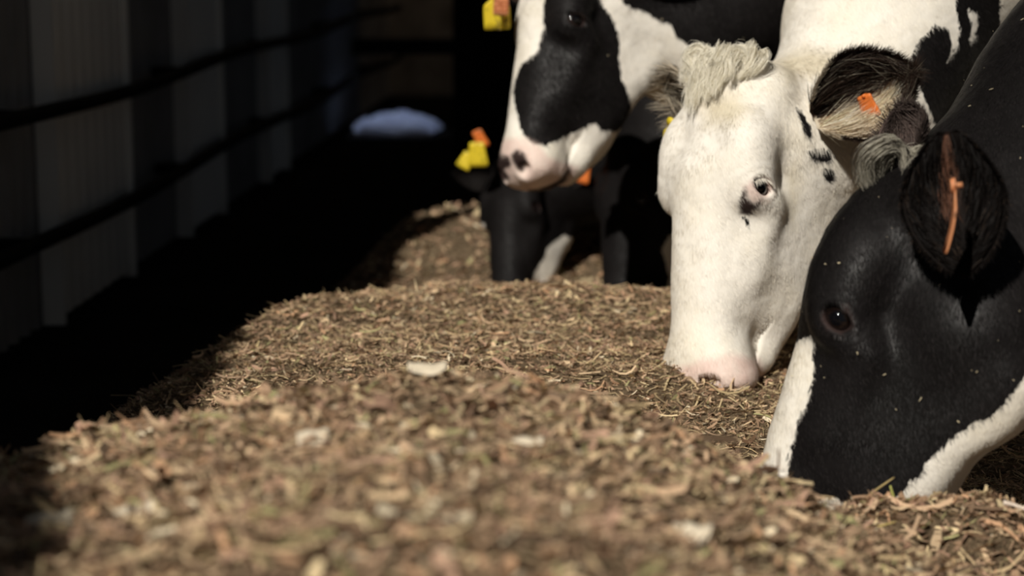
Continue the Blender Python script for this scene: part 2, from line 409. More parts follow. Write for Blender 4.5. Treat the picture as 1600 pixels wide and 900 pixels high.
    def sample(s, P):
        """gradient normal by lookup"""
        idx = [np.clip(np.searchsorted(s.ax[d], P[:, d]) - 1, 1, len(s.ax[d]) - 3) for d in range(3)]
        g = []
        for d in range(3):
            i0 = [a.copy() for a in idx]; i1 = [a.copy() for a in idx]; i0[d] -= 1; i1[d] += 2
            g.append((s.D[tuple(i1)] - s.D[tuple(i0)]) / (s.ax[d][i1[d]] - s.ax[d][i0[d]]))
        g = np.stack(g, 1); return g / (np.linalg.norm(g, axis=1)[:, None] + 1e-9)

def face_normals(V, F):
    n = np.cross(V[F[:, 2]] - V[F[:, 0]], V[F[:, 3]] - V[F[:, 1]]); a = np.linalg.norm(n, axis=1) / 2
    return n / (2 * a[:, None] + 1e-12), a

def poly_sd(P, poly):
    """signed distance to a 2D polygon, positive inside"""
    poly = np.asarray(poly, float); n = len(poly)
    d = np.full(len(P), 1e9); ins = np.zeros(len(P), bool)
    for i in range(n):
        a, b = poly[i], poly[(i + 1) % n]; e = b - a; w = P - a
        t = np.clip((w @ e) / (e @ e + 1e-12), 0, 1); q = w - t[:, None] * e
        d = np.minimum(d, (q ** 2).sum(1))
        c = ((a[1] <= P[:, 1]) != (b[1] <= P[:, 1]))
        xx = a[0] + (P[:, 1] - a[1]) / np.where(abs(e[1]) < 1e-9, 1e-9, e[1]) * e[0]
        ins ^= c & (P[:, 0] < xx)
    d = np.sqrt(d); return np.where(ins, d, -d)

# ---------------------------------------------------------------- coat materials
def coat_mat(name, white=(.82, .775, .70), black=(.0062, .0054, .0054), hair=False):
    m, nt, b = new_mat(name); N = nt.nodes.new; L = nt.links.new
    def attr(n):
        a = N('ShaderNodeAttribute'); a.attribute_name = n; return a.outputs['Fac']
    def math_(op, a, c=None, v=None):
        k = N('ShaderNodeMath'); k.operation = op; L(a, k.inputs[0])
        if c is not None: L(c, k.inputs[1])
        if v is not None: k.inputs[1].default_value = v
        return k.outputs[0]
    tc = N('ShaderNodeTexCoord'); mp = N('ShaderNodeMapping'); L(tc.outputs['Object'], mp.inputs[0])
    n1 = N('ShaderNodeTexNoise'); n1.inputs['Scale'].default_value = 260; n1.inputs['Detail'].default_value = 3
    mp.inputs['Scale'].default_value = (1, 1, .35); L(mp.outputs[0], n1.inputs['Vector'])
    s = math_('SUBTRACT', n1.outputs['Fac'], v=.5); s = math_('MULTIPLY', s, v=.0 if hair else .012)
    d = math_('ADD', attr('dark'), s)
    mr = N('ShaderNodeMapRange'); mr.inputs['From Min'].default_value = -.0012; mr.inputs['From Max'].default_value = .0012
    mr.interpolation_type = 'SMOOTHSTEP'; L(d, mr.inputs['Value'])
    n2 = N('ShaderNodeTexNoise'); n2.inputs['Scale'].default_value = 9; n2.inputs['Detail'].default_value = 5
    L(tc.outputs['Object'], n2.inputs['Vector'])
    def mix(fac, a, c):
        x = N('ShaderNodeMix'); x.data_type = 'RGBA'; 
        if isinstance(fac, float): x.inputs['Factor'].default_value = fac
        else: L(fac, x.inputs['Factor'])
        for i, q in ((6, a), (7, c)):
            if isinstance(q, tuple): x.inputs[i].default_value = (*q, 1)
            else: L(q, x.inputs[i])
        return x.outputs[2]
    r2 = N('ShaderNodeMapRange'); r2.inputs['From Min'].default_value = .42; r2.inputs['From Max'].default_value = .75; L(n2.outputs['Fac'], r2.inputs['Value'])
    wv = tuple(white[i] * (.95, .93, .87)[i] for i in range(3))
    cw = mix(r2.outputs[0], white, wv)
    cw = mix(attr('soil'), cw, (.50, .42, .26))
    cb = mix(r2.outputs[0], black, tuple(q * 1.5 for q in black))
    c = mix(mr.outputs[0], cw, cb)
    if hair:
        vm = N('ShaderNodeMix'); vm.data_type = 'RGBA'; vm.blend_type = 'MULTIPLY'; vm.inputs['Factor'].default_value = 1
        cc = N('ShaderNodeCombineColor'); va = attr('var'); [L(va, cc.inputs[i]) for i in range(3)]
        L(c, vm.inputs[6]); L(cc.outputs[0], vm.inputs[7]); c = vm.outputs[2]
    n3 = N('ShaderNodeTexNoise'); n3.inputs['Scale'].default_value = 40; L(tc.outputs['Object'], n3.inputs['Vector'])
    pk = mix(n3.outputs['Fac'], (.68, .43, .38), (.78, .65, .58))
    c = mix(attr('skin'), c, pk)
    c = mix(attr('bare'), c, (.035, .022, .02))
    L(c, b.inputs['Base Color'])
    b.inputs['Roughness'].default_value = .45 if hair else .6; b.inputs['Specular IOR Level'].default_value = .22 if hair else .08
    b.inputs['Sheen Weight'].default_value = .0; b.inputs['Sheen Roughness'].default_value = .4
    if not hair:
        mp2 = N('ShaderNodeMapping'); L(tc.outputs['Object'], mp2.inputs[0]); mp2.inputs['Scale'].default_value = (1, 1, .22)
        n4 = N('ShaderNodeTexNoise'); n4.inputs['Scale'].default_value = 420; n4.inputs['Detail'].default_value = 2; L(mp2.outputs[0], n4.inputs['Vector'])
        bp = N('ShaderNodeBump'); bp.inputs['Strength'].default_value = .35; bp.inputs['Distance'].default_value = .0012
        L(n4.outputs['Fac'], bp.inputs['Height']); L(bp.outputs['Normal'], b.inputs['Normal'])
    return m

M_COAT = coat_mat('cow_coat'); M_HAIR = coat_mat('cow_hair', hair=True)
M_EYE = simple_mat('eye_dark', (.012, .007, .005), rough=.06, spec=.6)

def attr_mat(name, rough=.6, spec=.3, trans=0):
    m, nt, b = new_mat(name); a = nt.nodes.new('ShaderNodeAttribute'); a.attribute_name = 'tint'
    nt.links.new(a.outputs['Color'], b.inputs['Base Color']); b.inputs['Roughness'].default_value = rough; b.inputs['Specular IOR Level'].default_value = spec
    if trans:
        t = nt.nodes.new('ShaderNodeBsdfTranslucent'); nt.links.new(a.outputs['Color'], t.inputs['Color'])
        mx = nt.nodes.new('ShaderNodeMixShader'); mx.inputs[0].default_value = trans
        nt.links.new(b.outputs[0], mx.inputs[1]); nt.links.new(t.outputs[0], mx.inputs[2])
        nt.links.new(mx.outputs[0], nt.nodes['Material Output'].inputs[0])
    return m
M_EARHAIR = attr_mat('ear_hair', .55, .15, .4)
M_EAR = attr_mat('ear_skin', .7, .08, .12)
M_EYEBALL = attr_mat('eyeball', .05, .6)

def blades(roots, dirs, lens, widths, side, bend, nseg=2):
    """tapering flat strands; returns V, [F4, F3], strand index per vertex"""
    n = len(roots); V = []
    for k in range(nseg):
        t = k / nseg; c = roots + dirs * (lens * t)[:, None] + bend * (lens * t * t)[:, None]
        w = side * (widths * (1 - .5 * t) * .5)[:, None]; V += [c - w, c + w]
    V.append(roots + dirs * lens[:, None] + bend * lens[:, None])
    m = 2 * nseg + 1; A = np.stack(V, 1).reshape(-1, 3); base = np.arange(n)[:, None] * m
    F4 = np.concatenate([base + np.array([2 * k, 2 * k + 1, 2 * k + 3, 2 * k + 2]) for k in range(nseg - 1)]) if nseg > 1 else []
    F3 = base + np.array([2 * nseg - 2, 2 * nseg - 1, 2 * nseg])
    return A, [F4, F3], np.repeat(np.arange(n), m)

def locks(name, parent, specs, mat, col_fn, per=60, nseg=9, width=.0007):
    """curly locks: each spec = (root, [control points]) ; strands gathered round a curling centre line"""
    Vs = []; F4 = []; F3 = []; C = []; off = 0
    for ctrl, spread, curl in specs:
        ctrl = np.array(ctrl, float); m = len(ctrl)
        tt = np.linspace(0, m - 1, nseg + 1)
        for s in range(per):
            i = np.minimum(tt.astype(int), m - 2); f = (tt - i)[:, None]
            c = ctrl[i] * (1 - f) + ctrl[i + 1] * f
            # smooth
            for _ in range(2): c[1:-1] = (c[:-2] + 2 * c[1:-1] + c[2:]) / 4
            u = tt / tt[-1]; o = rng.normal(0, 1, 3) * spread
            ph = rng.uniform(0, 6.28); c = c + o * (.5 + .7 * np.sin(u * 2.4))[:, None]
            cut = rng.uniform(.7, 1)
            c = c[0] + (c - c[0]) * cut
            T = np.gradient(c, axis=0); T /= np.linalg.norm(T, axis=1)[:, None] + 1e-9
            a = np.cross(T, [0.3, .2, 1.]); a /= np.linalg.norm(a, axis=1)[:, None] + 1e-9; b = np.cross(T, a)
            c = c + (a * np.sin(u * 9 + ph)[:, None] + b * np.cos(u * 9 + ph)[:, None]) * (curl * u)[:, None]
            th = rng.uniform(0, 3.14); w = (a * math.cos(th) + b * math.sin(th)) * (width * (1 - .75 * u))[:, None]
            V = np.stack([c - w, c + w], 1).reshape(-1, 3); Vs.append(V)
            F4 += [[off + 2 * q, off + 2 * q + 1, off + 2 * q + 3, off + 2 * q + 2] for q in range(nseg)]
            C.append(np.repeat(np.array(col_fn(c[0], rng.random()))[None], len(V), 0)); off += len(V)
    return mesh_np(name, np.concatenate(Vs), [np.array(F4)], mat, parent, True, colors={'tint': np.concatenate(C)})

def frame_from(zaxis, face):
    z = np.array(zaxis, float); z /= np.linalg.norm(z); y = np.array(face, float); y -= z * (y @ z); y /= np.linalg.norm(y)
    return np.stack([np.cross(y, z), y, z], 1)          # columns = local x (animal's right), y (face front), z (towards poll)

# ---------------------------------------------------------------- the animal
class Cow:
    def __init__(c, name, label, O, R, s, neck, shoulder, along, h=.003, group='cows feeding along the barn', tweak=None, height=1.40, fat=1.0, nape=((0, -.185, -.11), .122)):
        """O: point at poll level on the nose line; R: head frame; neck: [(world point, radius, flatten)]"""
        c.O = np.array(O, float); c.R = R; c.s = s; sh = np.array(shoulder, float)
        c.base = np.array([sh[0] + .6 * along[0], sh[1] + .6 * along[1], 0.])
        c.root = empty(name, Vector(c.base), label, 'cow', group)
        al = np.array([along[0], along[1], 0.]); al /= np.linalg.norm(al); lat = np.array([-al[1], al[0], 0]); upv = np.array([0, 0, 1.])
        W2L = lambda p: (np.asarray(p, float) - c.O) @ R / s
        c.W2L = W2L
        Rb = R.T @ np.stack([al, lat, upv], 1)             # body axes in the head frame
        # body primitives as (centre world, radii)
        hs = height / 1.4
        body = [(sh + al * .12 + upv * -.02, (.36, .235 * fat, .34)), (sh + al * .75 + upv * -.10, (.70, .33 * fat, .36)), (sh + al * 1.35 + upv * .02, (.36, .27 * fat, .30)),
                (sh + al * .05 + upv * .22, (.26, .10, .14))]
        lo = np.array([-.17, -.36, -.57]); hi = np.array([.17, .03, .06])
        pts = [W2L(sh + al * a + lat * b + upv * d) for a in (-.35, 1.8) for b in (-.36, .36) for d in (.42, -sh[2] - .02)]
        pts += [W2L(p) for p, r, f in neck]; pts = np.array(pts)
        blo = np.minimum(pts.min(0), lo) - .05; bhi = np.maximum(pts.max(0), hi) + .05
        ax = [axis_coords(blo[d], bhi[d], lo[d], hi[d], h, .03, 1.05) for d in range(3)]
        f = Field(ax)
        for p, r in body: f.ell(W2L(p), np.array(r) / s, .12, Rb)
        for a, b in ((0.0, .15), (0.0, -.15)):
            p0 = sh + al * (a + .06) + lat * b; 
            f.cap(W2L([*p0[:2], .78 * hs]), W2L([*(p0[:2]), .42 * hs]), .10, .052, .08)
            f.cap(W2L([*p0[:2], .42 * hs]), W2L([*(p0[:2]), .13]), .046, .036, .02)
            f.ell(W2L([*p0[:2], .42 * hs]), (.052, .052, .052), .02)
            f.cap(W2L([*p0[:2], .13]), W2L([*(p0[:2] - al[:2] * .03), .045]), .045, .062, .02)
        for b in (.16, -.16):
            p0 = sh + al * 1.45 + lat * b
            k1 = sh + al * 1.22 + lat * b; hk = sh + al * 1.62 + lat * b
            f.cap(W2L([*p0[:2], 1.0 * hs]), W2L([*k1[:2], .72 * hs]), .19, .12, .1)
            f.cap(W2L([*k1[:2], .72 * hs]), W2L([*hk[:2], .50 * hs]), .11, .055, .05)
            f.cap(W2L([*hk[:2], .50 * hs]), W2L([*(hk[:2] - al[:2] * .05), .13]), .05, .04, .02)
            f.cap(W2L([*(hk[:2] - al[:2] * .05), .13]), W2L([*(hk[:2] - al[:2] * .09), .045]), .045, .062, .02)
        # neck: chain from skull to shoulder
        ch = [(np.array(nape[0]), nape[1], .85)] + [(W2L(p), r / s, fl) for p, r, fl in neck]
        ch.append((W2L(sh + al * .10 + upv * .0), .20 / s, 1))
        for (p, ra, fa), (q, rb, fb) in zip(ch[:-1], ch[1:]):
            f.cap(p, q, ra, rb, .07)
        # head
        sy = f.sym
        f.ell((0, -.125, -.085), (.092, .095, .105), .03)                       # cranium
        c_, s_ = math.cos(.30), math.sin(.30); Rt = np.array([[1, 0, 0], [0, c_, -s_], [0, s_, c_]])
        f.ell((0, -.085, -.115), (.098, .055, .125), .03, Rt)                   # receding forehead
        f.ell((0, -.092, -.035), (.058, .045, .045), .035)                      # poll
        sy('ell', (.055, -.12, -.035), (.045, .04, .04), .03)                   # ear roots
        sy('ell', (.074, -.062, -.150), (.040, .040, .075), .03)                # brow
        sy('ell', (.086, -.066, -.196), (.027, .034, .038), .022)               # eye bulge
        sy('cap', (.078, -.105, -.225), (.055, -.085, -.33), .028, .024, .03)   # facial crest
        f.cap((0, -.056, -.18), (0, -.046, -.45), .054, .044, .03, (1.25, 1, 1))   # nose bridge
        f.ell((0, -.085, -.32), (.072, .058, .14), .03)                         # maxilla
        sy('ell', (.050, -.205, -.190), (.042, .098, .115), .03, R=np.array([[1, 0, 0], [0, .92, .39], [0, -.39, .92]]))  # cheek muscle
        sy('cap', (.052, -.268, -.205), (.024, -.150, -.452), .034, .027, .03)    # jaw bone
        f.ell((0, -.165, -.32), (.050, .082, .14), .035)                         # under-jaw flesh
        sy('ell', (.042, -.150, -.285), (.042, .085, .13), .03)                 # cheek
        f.ell((0, -.066, -.472), (.074, .058, .060), .03)                       # muzzle
        sy('ell', (.038, -.05, -.487), (.040, .036, .036), .022)                # nostril wings
        f.ell((0, -.098, -.487), (.060, .030, .034), .02)                       # upper lip
        f.ell((0, -.138, -.462), (.044, .034, .044), .02)                       # chin
        if tweak: tweak(f)
        # carved details
        sy('ell', (.047, -.022, -.508), (.017, .012, .016), .008, op='sub')                 # nostril
        sy('ell', (.053, -.014, -.500), (.016, .02, .009), .006, op='sub')
        sy('ell', (.114, -.063, -.196), (.022, .0205, .0125), .006, R=np.array([[1, 0, 0], [0, .88, -.47], [0, .47, .88]]), op='sub')   # eye opening
        V, F = f.mesh()
        N = f.sample(V)
        # small displacement: veins, folds, fleshiness
        amp = .0016 * vnoise(V, 28, 3, 2) + .0007 * vnoise(V, 90, 5, 2)
        near = np.exp(-((np.abs(V[:, 0]) - .1) ** 2 + (V[:, 1] + .063) ** 2 + (V[:, 2] + .196) ** 2) / .035 ** 2)
        amp = amp * (1 - near)
        # lids: ripples around the eye
        de = np.sqrt(((V[:, 1] + .063)) ** 2 + ((V[:, 2] + .196) * 1.25) ** 2); side = np.abs(V[:, 0]) > .06
        amp += np.where(side,   .0006 * np.cos((de - .026) / .0085 * math.pi) * np.exp(-((de - .034) / .016) ** 2), 0)
        tz = np.clip((-.40 - V[:, 2]) / .11, -.2, 1.1); my = -.134 + .030 * tz            # mouth line
        amp -= np.where((V[:, 2] < -.395) & (V[:, 1] < -.04), .006 * np.exp(-((V[:, 1] - my) / .0045) ** 2) * np.clip((-.395 - V[:, 2]) / .02, 0, 1), 0)
        V = V + N * amp[:, None]
        c.f, c.L, c.F, c.N = f, V, F, N
        c.V = c.O + (V * s) @ R.T - c.base
        c.NW = N @ R.T
        c.tags = 0
    def world(c, p):
        return c.O + (np.asarray(p, float) * c.s) @ c.R.T - c.base
    def paint(c, marks, base_dark=-1., extra=None, dark_rim=False):
        """marks in the animal's own frame: {'frame': 3x3, 'shapes': [(kind, polygon)]}"""
        L = c.L; d = np.full(len(L), base_dark); skin = np.zeros(len(L)); bare = np.zeros(len(L)); soil = np.zeros(len(L))
        if marks:
            Fm = np.array(marks['frame']); Q = L @ Fm[:, :2]
            Q = Q + .0035 * np.stack([vnoise(L, 110, 1, 2), vnoise(L, 110, 2, 2)], 1)
            for kind, poly in marks['shapes']:
                sd = poly_sd(Q, poly) * c.s
                if kind == 'black': d = np.maximum(d, sd)
                elif kind == 'white': d = np.minimum(d, -sd)
                elif kind == 'skin': skin = np.maximum(skin, np.clip(sd / .012 + .5, 0, 1) * .72)
                elif kind == 'bare': bare = np.maximum(bare, np.clip(sd / .006 + .5, 0, 1))
                elif kind == 'soil': soil = np.maximum(soil, np.clip(sd / .03 + .3, 0, 1) * .6)
        ed = np.sqrt((np.abs(L[:, 0]) - .095) ** 2 * .6 + (L[:, 1] + .063) ** 2 + ((L[:, 2] + .196) * 1.3) ** 2)
        rim = np.clip((.0245 - ed) / .004, 0, 1)
        if base_dark < 0 and not dark_rim: skin = np.maximum(skin, rim * .95)
        else: bare = np.maximum(bare, rim)
        if extra: d, skin, bare, soil = extra(L, d, skin, bare, soil)
        c.att = {'dark': np.clip(d, -.05, .05), 'skin': skin, 'bare': bare, 'soil': soil}
    def build(c, ring=(.50, .30, .28)):
        c.body = mesh_np('body', c.V, [c.F], M_COAT, c.root, True, c.att)
        for sx in (1, -1):
            ctr = np.array([sx * .0905, -.063, -.196]); th = np.linspace(0, math.pi, 25); ph = np.linspace(0, 2 * math.pi, 37)[:-1]
            P = np.array([[math.cos(a), math.sin(a) * math.cos(b), math.sin(a) * math.sin(b)] for a in th for b in ph])
            V = ctr + P * .0205 * np.array([sx, 1, 1])
            n = 36; F = [[i * n + k, i * n + (k + 1) % n, (i + 1) * n + (k + 1) % n, (i + 1) * n + k] for i in range(24) for k in range(n)]
            r = np.sqrt((P[:, 1] / 1.25) ** 2 + P[:, 2] ** 2)
            col = np.where((r < .90)[:, None] & (P[:, :1] > 0), np.array([[.010, .006, .005]]), np.array([ring]))
            col = np.where(((r < .40)[:, None]) & (P[:, :1] > 0), np.array([[.003, .003, .004]]), col)
            F = np.array(F); F = F if sx < 0 else F[:, ::-1]
            mesh_np('eye', c.world(V), [F], M_EYEBALL, c.root, True, colors={'tint': col})
        return c
    def coat(c, n, region, length=.007, width=.0005, lift=.35, flow=None, name='coat', longer=None):
        """short hair strands over the body; region(L, N, world pts) -> weight"""
        fn, ar = face_normals(c.L, c.F); ctr = c.L[c.F].mean(1)
        w = ar * region(ctr, fn, ctr @ c.R.T * c.s + c.O)
        if w.sum() <= 0: return
        k = rng.choice(len(ctr), n, p=w / w.sum())
        u = rng.random((n, 2)); q = c.F[k]
        a = c.L[q[:, 0]] * (1 - u[:, :1]) + c.L[q[:, 1]] * u[:, :1]; b = c.L[q[:, 3]] * (1 - u[:, :1]) + c.L[q[:, 2]] * u[:, :1]
        P = a * (1 - u[:, 1:]) + b * u[:, 1:]; N = c.N[q].mean(1); N /= np.linalg.norm(N, axis=1)[:, None] + 1e-9
        fl = flow(P) if flow is not None else np.stack([P[:, 0] * 2.5, -.5 - 0 * P[:, 0], -.9 + 0 * P[:, 0]], 1)
        fl = fl + .45 * np.stack([vnoise(P, 14, s_, 2) for s_ in (11, 12, 13)], 1) + rng.normal(0, .13, P.shape)
        T = fl - N * (fl * N).sum(1)[:, None]; T /= np.linalg.norm(T, axis=1)[:, None] + 1e-9
        D = T * math.cos(lift) + N * math.sin(lift); S = np.cross(N, T)
        ln = length * rng.uniform(.6, 1.25, n) * (longer(P) if longer else 1)
        V, F, idx = blades(P - N * .0008, D, ln, width * rng.uniform(.7, 1.3, n), S, -N * .22, 2)
        at_ = {kk: v[q].mean(1)[idx] for kk, v in c.att.items()}
        at_['var'] = (rng.uniform(.8, 1.2, n) * np.where(at_['dark'][np.arange(n) * 5] > 0, 10 ** rng.uniform(-.3, .55, n), 1) * (1 + .10 * vnoise(P, 30, 9, 2)))[idx]
        return mesh_np(name, c.world(V), F, M_HAIR, c.root, True, at_)

def make_ear(cow, base, L, Nn, length, width, out_col, in_col, name='ear', cup=1.15, hair=900, hair_col=None, droop=0, inner_len=.03, edge_len=.016):
    """base, L (direction), Nn (opening) in the head frame; returns the ear object and a frame function"""
    base = np.array(base, float); L = np.array(L, float); L /= np.linalg.norm(L); Nn = np.array(Nn, float); Nn -= L * (Nn @ L); Nn /= np.linalg.norm(Nn)
    Wd = np.cross(Nn, L); nu, nv = 33, 41
    def surf(u, v, off=0.):
        w = width * .5 * (np.clip(np.sin(math.pi * np.clip(v, 0, 1) ** 1.0 * .95 + .13), 0, 1) ** .62) * (.75 + .25 * np.clip(v / .45, 0, 1) ** .8)
        ph = u * (cup + .5 * (1 - v) ** 2)
        r = w / np.sin(np.minimum(cup + .5 * (1 - v) ** 2, 1.57))
        ctr = base + L * (v * length)[..., None] + Nn * (-droop * v ** 2 * length)[..., None]
        rr = r - off
        return ctr + Wd * (rr * np.sin(ph))[..., None] + Nn * (r - rr * np.cos(ph) - .5 * r)[..., None]
    u, v = np.meshgrid(np.linspace(-1, 1, nu), np.linspace(0, 1, nv), indexing='ij')
    th = .0028 * (1 - np.abs(u) ** 4 * .8) * (1.4 - v)
    A = surf(u, v); B = surf(u, v, th + .0004)
    V = np.concatenate([A.reshape(-1, 3), B.reshape(-1, 3)]); n = nu * nv
    F = []
    for i in range(nu - 1):
        for j in range(nv - 1):
            a = i * nv + j; F.append([a, a + nv, a + nv + 1, a + 1]); F.append([n + a, n + a + 1, n + a + nv + 1, n + a + nv])
    for j in range(nv - 1):
        F.append([j, j + 1, n + j + 1, n + j]); a = (nu - 1) * nv + j; F.append([a, n + a, n + a + 1, a + 1])
    for i in range(nu - 1):
        a = i * nv + nv - 1; F.append([a, a + nv, n + a + nv, n + a])
    co = np.array([out_col(a, b) for a, b in zip(u.ravel(), v.ravel())]); ci = np.array([in_col(a, b) for a, b in zip(u.ravel(), v.ravel())])
    e = mesh_np(name, cow.world(V), [np.array(F)], M_EAR, cow.root, True, colors={'tint': np.concatenate([co, ci])})
    hc = hair_col or (lambda u, v, inner: in_col(u, v) if inner else out_col(u, v))
    # outside coat + edge fringe + long inner hair
    k = hair; P = []; Dd = []; Ln = []; C = []; UV = []
    for kind, m in (('out', k * 2), ('edge', k), ('in', k * 2)):
        if kind == 'edge': uu = np.sign(rng.random(m) - .5) * rng.uniform(.93, 1, m); vv = rng.uniform(.05, 1, m)
        elif kind == 'out': uu = rng.uniform(-1, 1, m); vv = rng.uniform(0, 1, m)
        else: uu = np.sign(rng.random(m) - .5) * rng.uniform(.08, 1, m); vv = rng.uniform(.04, .95, m) ** 1.2
        of = 0. if kind != 'in' else .0045; p = surf(uu, vv, of); eps = .02
        du = surf(uu + eps, vv, of) - p; dv = surf(uu, vv + eps, of) - p
        nrm = np.cross(dv, du); nrm /= np.linalg.norm(nrm, axis=1)[:, None] + 1e-9
        flip = np.sign((nrm * Nn).sum(1)); nrm = nrm * np.where(flip == 0, 1, flip)[:, None]      # towards the inside
        dv /= np.linalg.norm(dv, axis=1)[:, None] + 1e-9; du /= np.linalg.norm(du, axis=1)[:, None] + 1e-9
        if kind == 'out': d = dv - nrm * .35; ln = edge_len * .55 * rng.uniform(.6, 1.2, m)
        elif kind == 'edge': d = dv * .5 + du * np.sign(uu)[:, None] * .8 - nrm * .1; ln = edge_len * rng.uniform(.5, 1.3, m)
        else: d = -du * np.sign(uu)[:, None] * .12 + nrm * .42 + dv * 1.0; ln = inner_len * rng.uniform(.4, 1.2, m)
        d = d + rng.normal(0, .18, d.shape); d /= np.linalg.norm(d, axis=1)[:, None]
        P.append(p); Dd.append(d); Ln.append(ln); UV.append(np.stack([uu * 11 + (kind == 'in') * 7.3, vv * 1.6], 1)); C += [hc(a, b, kind == 'in') for a, b in zip(uu, vv)]
    P = np.concatenate(P); Dd = np.concatenate(Dd); Ln = np.concatenate(Ln); C = np.array(C) * rng.uniform(.7, 1.2, (len(P), 1)) * (1 + .6 * vnoise(np.concatenate(UV), 1.0, 6, 2))[:, None]
    side = np.cross(Dd, rng.normal(0, 1, P.shape)); side /= np.linalg.norm(side, axis=1)[:, None]
    Vh, Fh, idx = blades(P, Dd, Ln, np.full(len(P), .00085), side, L * .15 + 0 * P, 3)
    mesh_np('ear_hair', cow.world(Vh), Fh, M_EARHAIR, e, True, colors={'tint': np.clip(C[idx], 0, 1)})
    return e, surf
# ---------------------------------------------------------------- the herd
def pose(p0, p1, psi, length=.53):
    """nose line from the poll level p0 to the muzzle end p1 (world points); psi = how far the face turns left from the viewer"""
    p0, p1 = np.array(p0), np.array(p1); a = math.radians(psi)
    return p0, frame_from(p0 - p1, (-math.sin(a), -math.cos(a), 0)), np.linalg.norm(p1 - p0) / length
def px_of(w):
    w = np.asarray(w, float) - np.array([0, 0, CZ]); c, s = math.cos(PITCH), math.sin(PITCH)
    d = w[..., 1] * c - w[..., 2] * s; up = w[..., 1] * s + w[..., 2] * c
    return np.stack([800 + FPX * w[..., 0] / d, 450 - FPX * up / d], -1)
COWS = {}
HRES = 1.0
# white faced cow
O, R, s = pose(at(1076, 99, 3.16), at(1061, 623, 3.04), 52)
COWS['white'] = Cow('cow', 'white faced cow with a dark ear and curly topknot eating with lowered head', O, R, s,
    [(at(1330, 190, 3.32), .135, 1), (at(1385, 40, 3.42), .165, 1), (at(1480, -120, 3.5), .21, 1)], (1.12, 3.58, 1.02), (1, .0), h=.003 * HRES,
    tweak=lambda f: (f.sym('ell', (.060, -.225, -.135), (.050, .075, .095), .04), f.ell((0, -.066, -.496), (.084, .056, .032), .022), f.ell((-.037, -.018, -.498), (.0085, .011, .0065), .004, op='sub')))
# black cow in front
O, R, s = pose(at(1334, 246, 2.42), at(1141, 871, 2.36), 112)
COWS['black'] = Cow('cow', 'black cow with a white blaze and white jaw, nearest of the herd, eating', O, R, s,
    [(at(1610, 365, 2.5), .17, 1), (at(1785, 205, 2.6), .225, 1)], (1.25, 2.78, 1.02), (1, .0), h=.003 * HRES, tweak=lambda f: f.ell((-.01, -.050, -.130), (.088, .052, .10), .035), nape=((0, -.20, -.15), .112))
# holstein with raised head
O, R, s = pose(at(838, -110, 4.10), at(783, 285, 3.92), 62)
COWS['pied'] = Cow('cow', 'white cow with a large black eye patch holding its head above the feed', O, R, s,
    [(at(1085, 45, 4.22), .16, 1), (at(1200, -40, 4.3), .2, 1)], (1.05, 4.36, 1.0), (1, .02), h=.004 * HRES)
# far black cows
O, R, s = pose(at(775, 235, 5.0), at(778, 490, 4.82), 38)
COWS['far'] = Cow('cow', 'black cow with a white cheek eating behind the feed hump, orange and yellow ear tags', O, R, s,
    [(at(910, 260, 5.15), .15, 1), (at(1020, 180, 5.25), .2, 1)], (1.1, 5.78, .98), (1, .02), h=.006 * HRES)
O, R, s = pose(at(940, 215, 4.72), at(948, 500, 4.58), 60)
COWS['hidden'] = Cow('cow', 'black cow half hidden behind the white face, nose in the feed', O, R, s,
    [(at(1060, 200, 4.85), .15, 1), (at(1200, 130, 4.9), .2, 1)], (1.15, 5.07, .98), (1, .02), h=.006 * HRES)
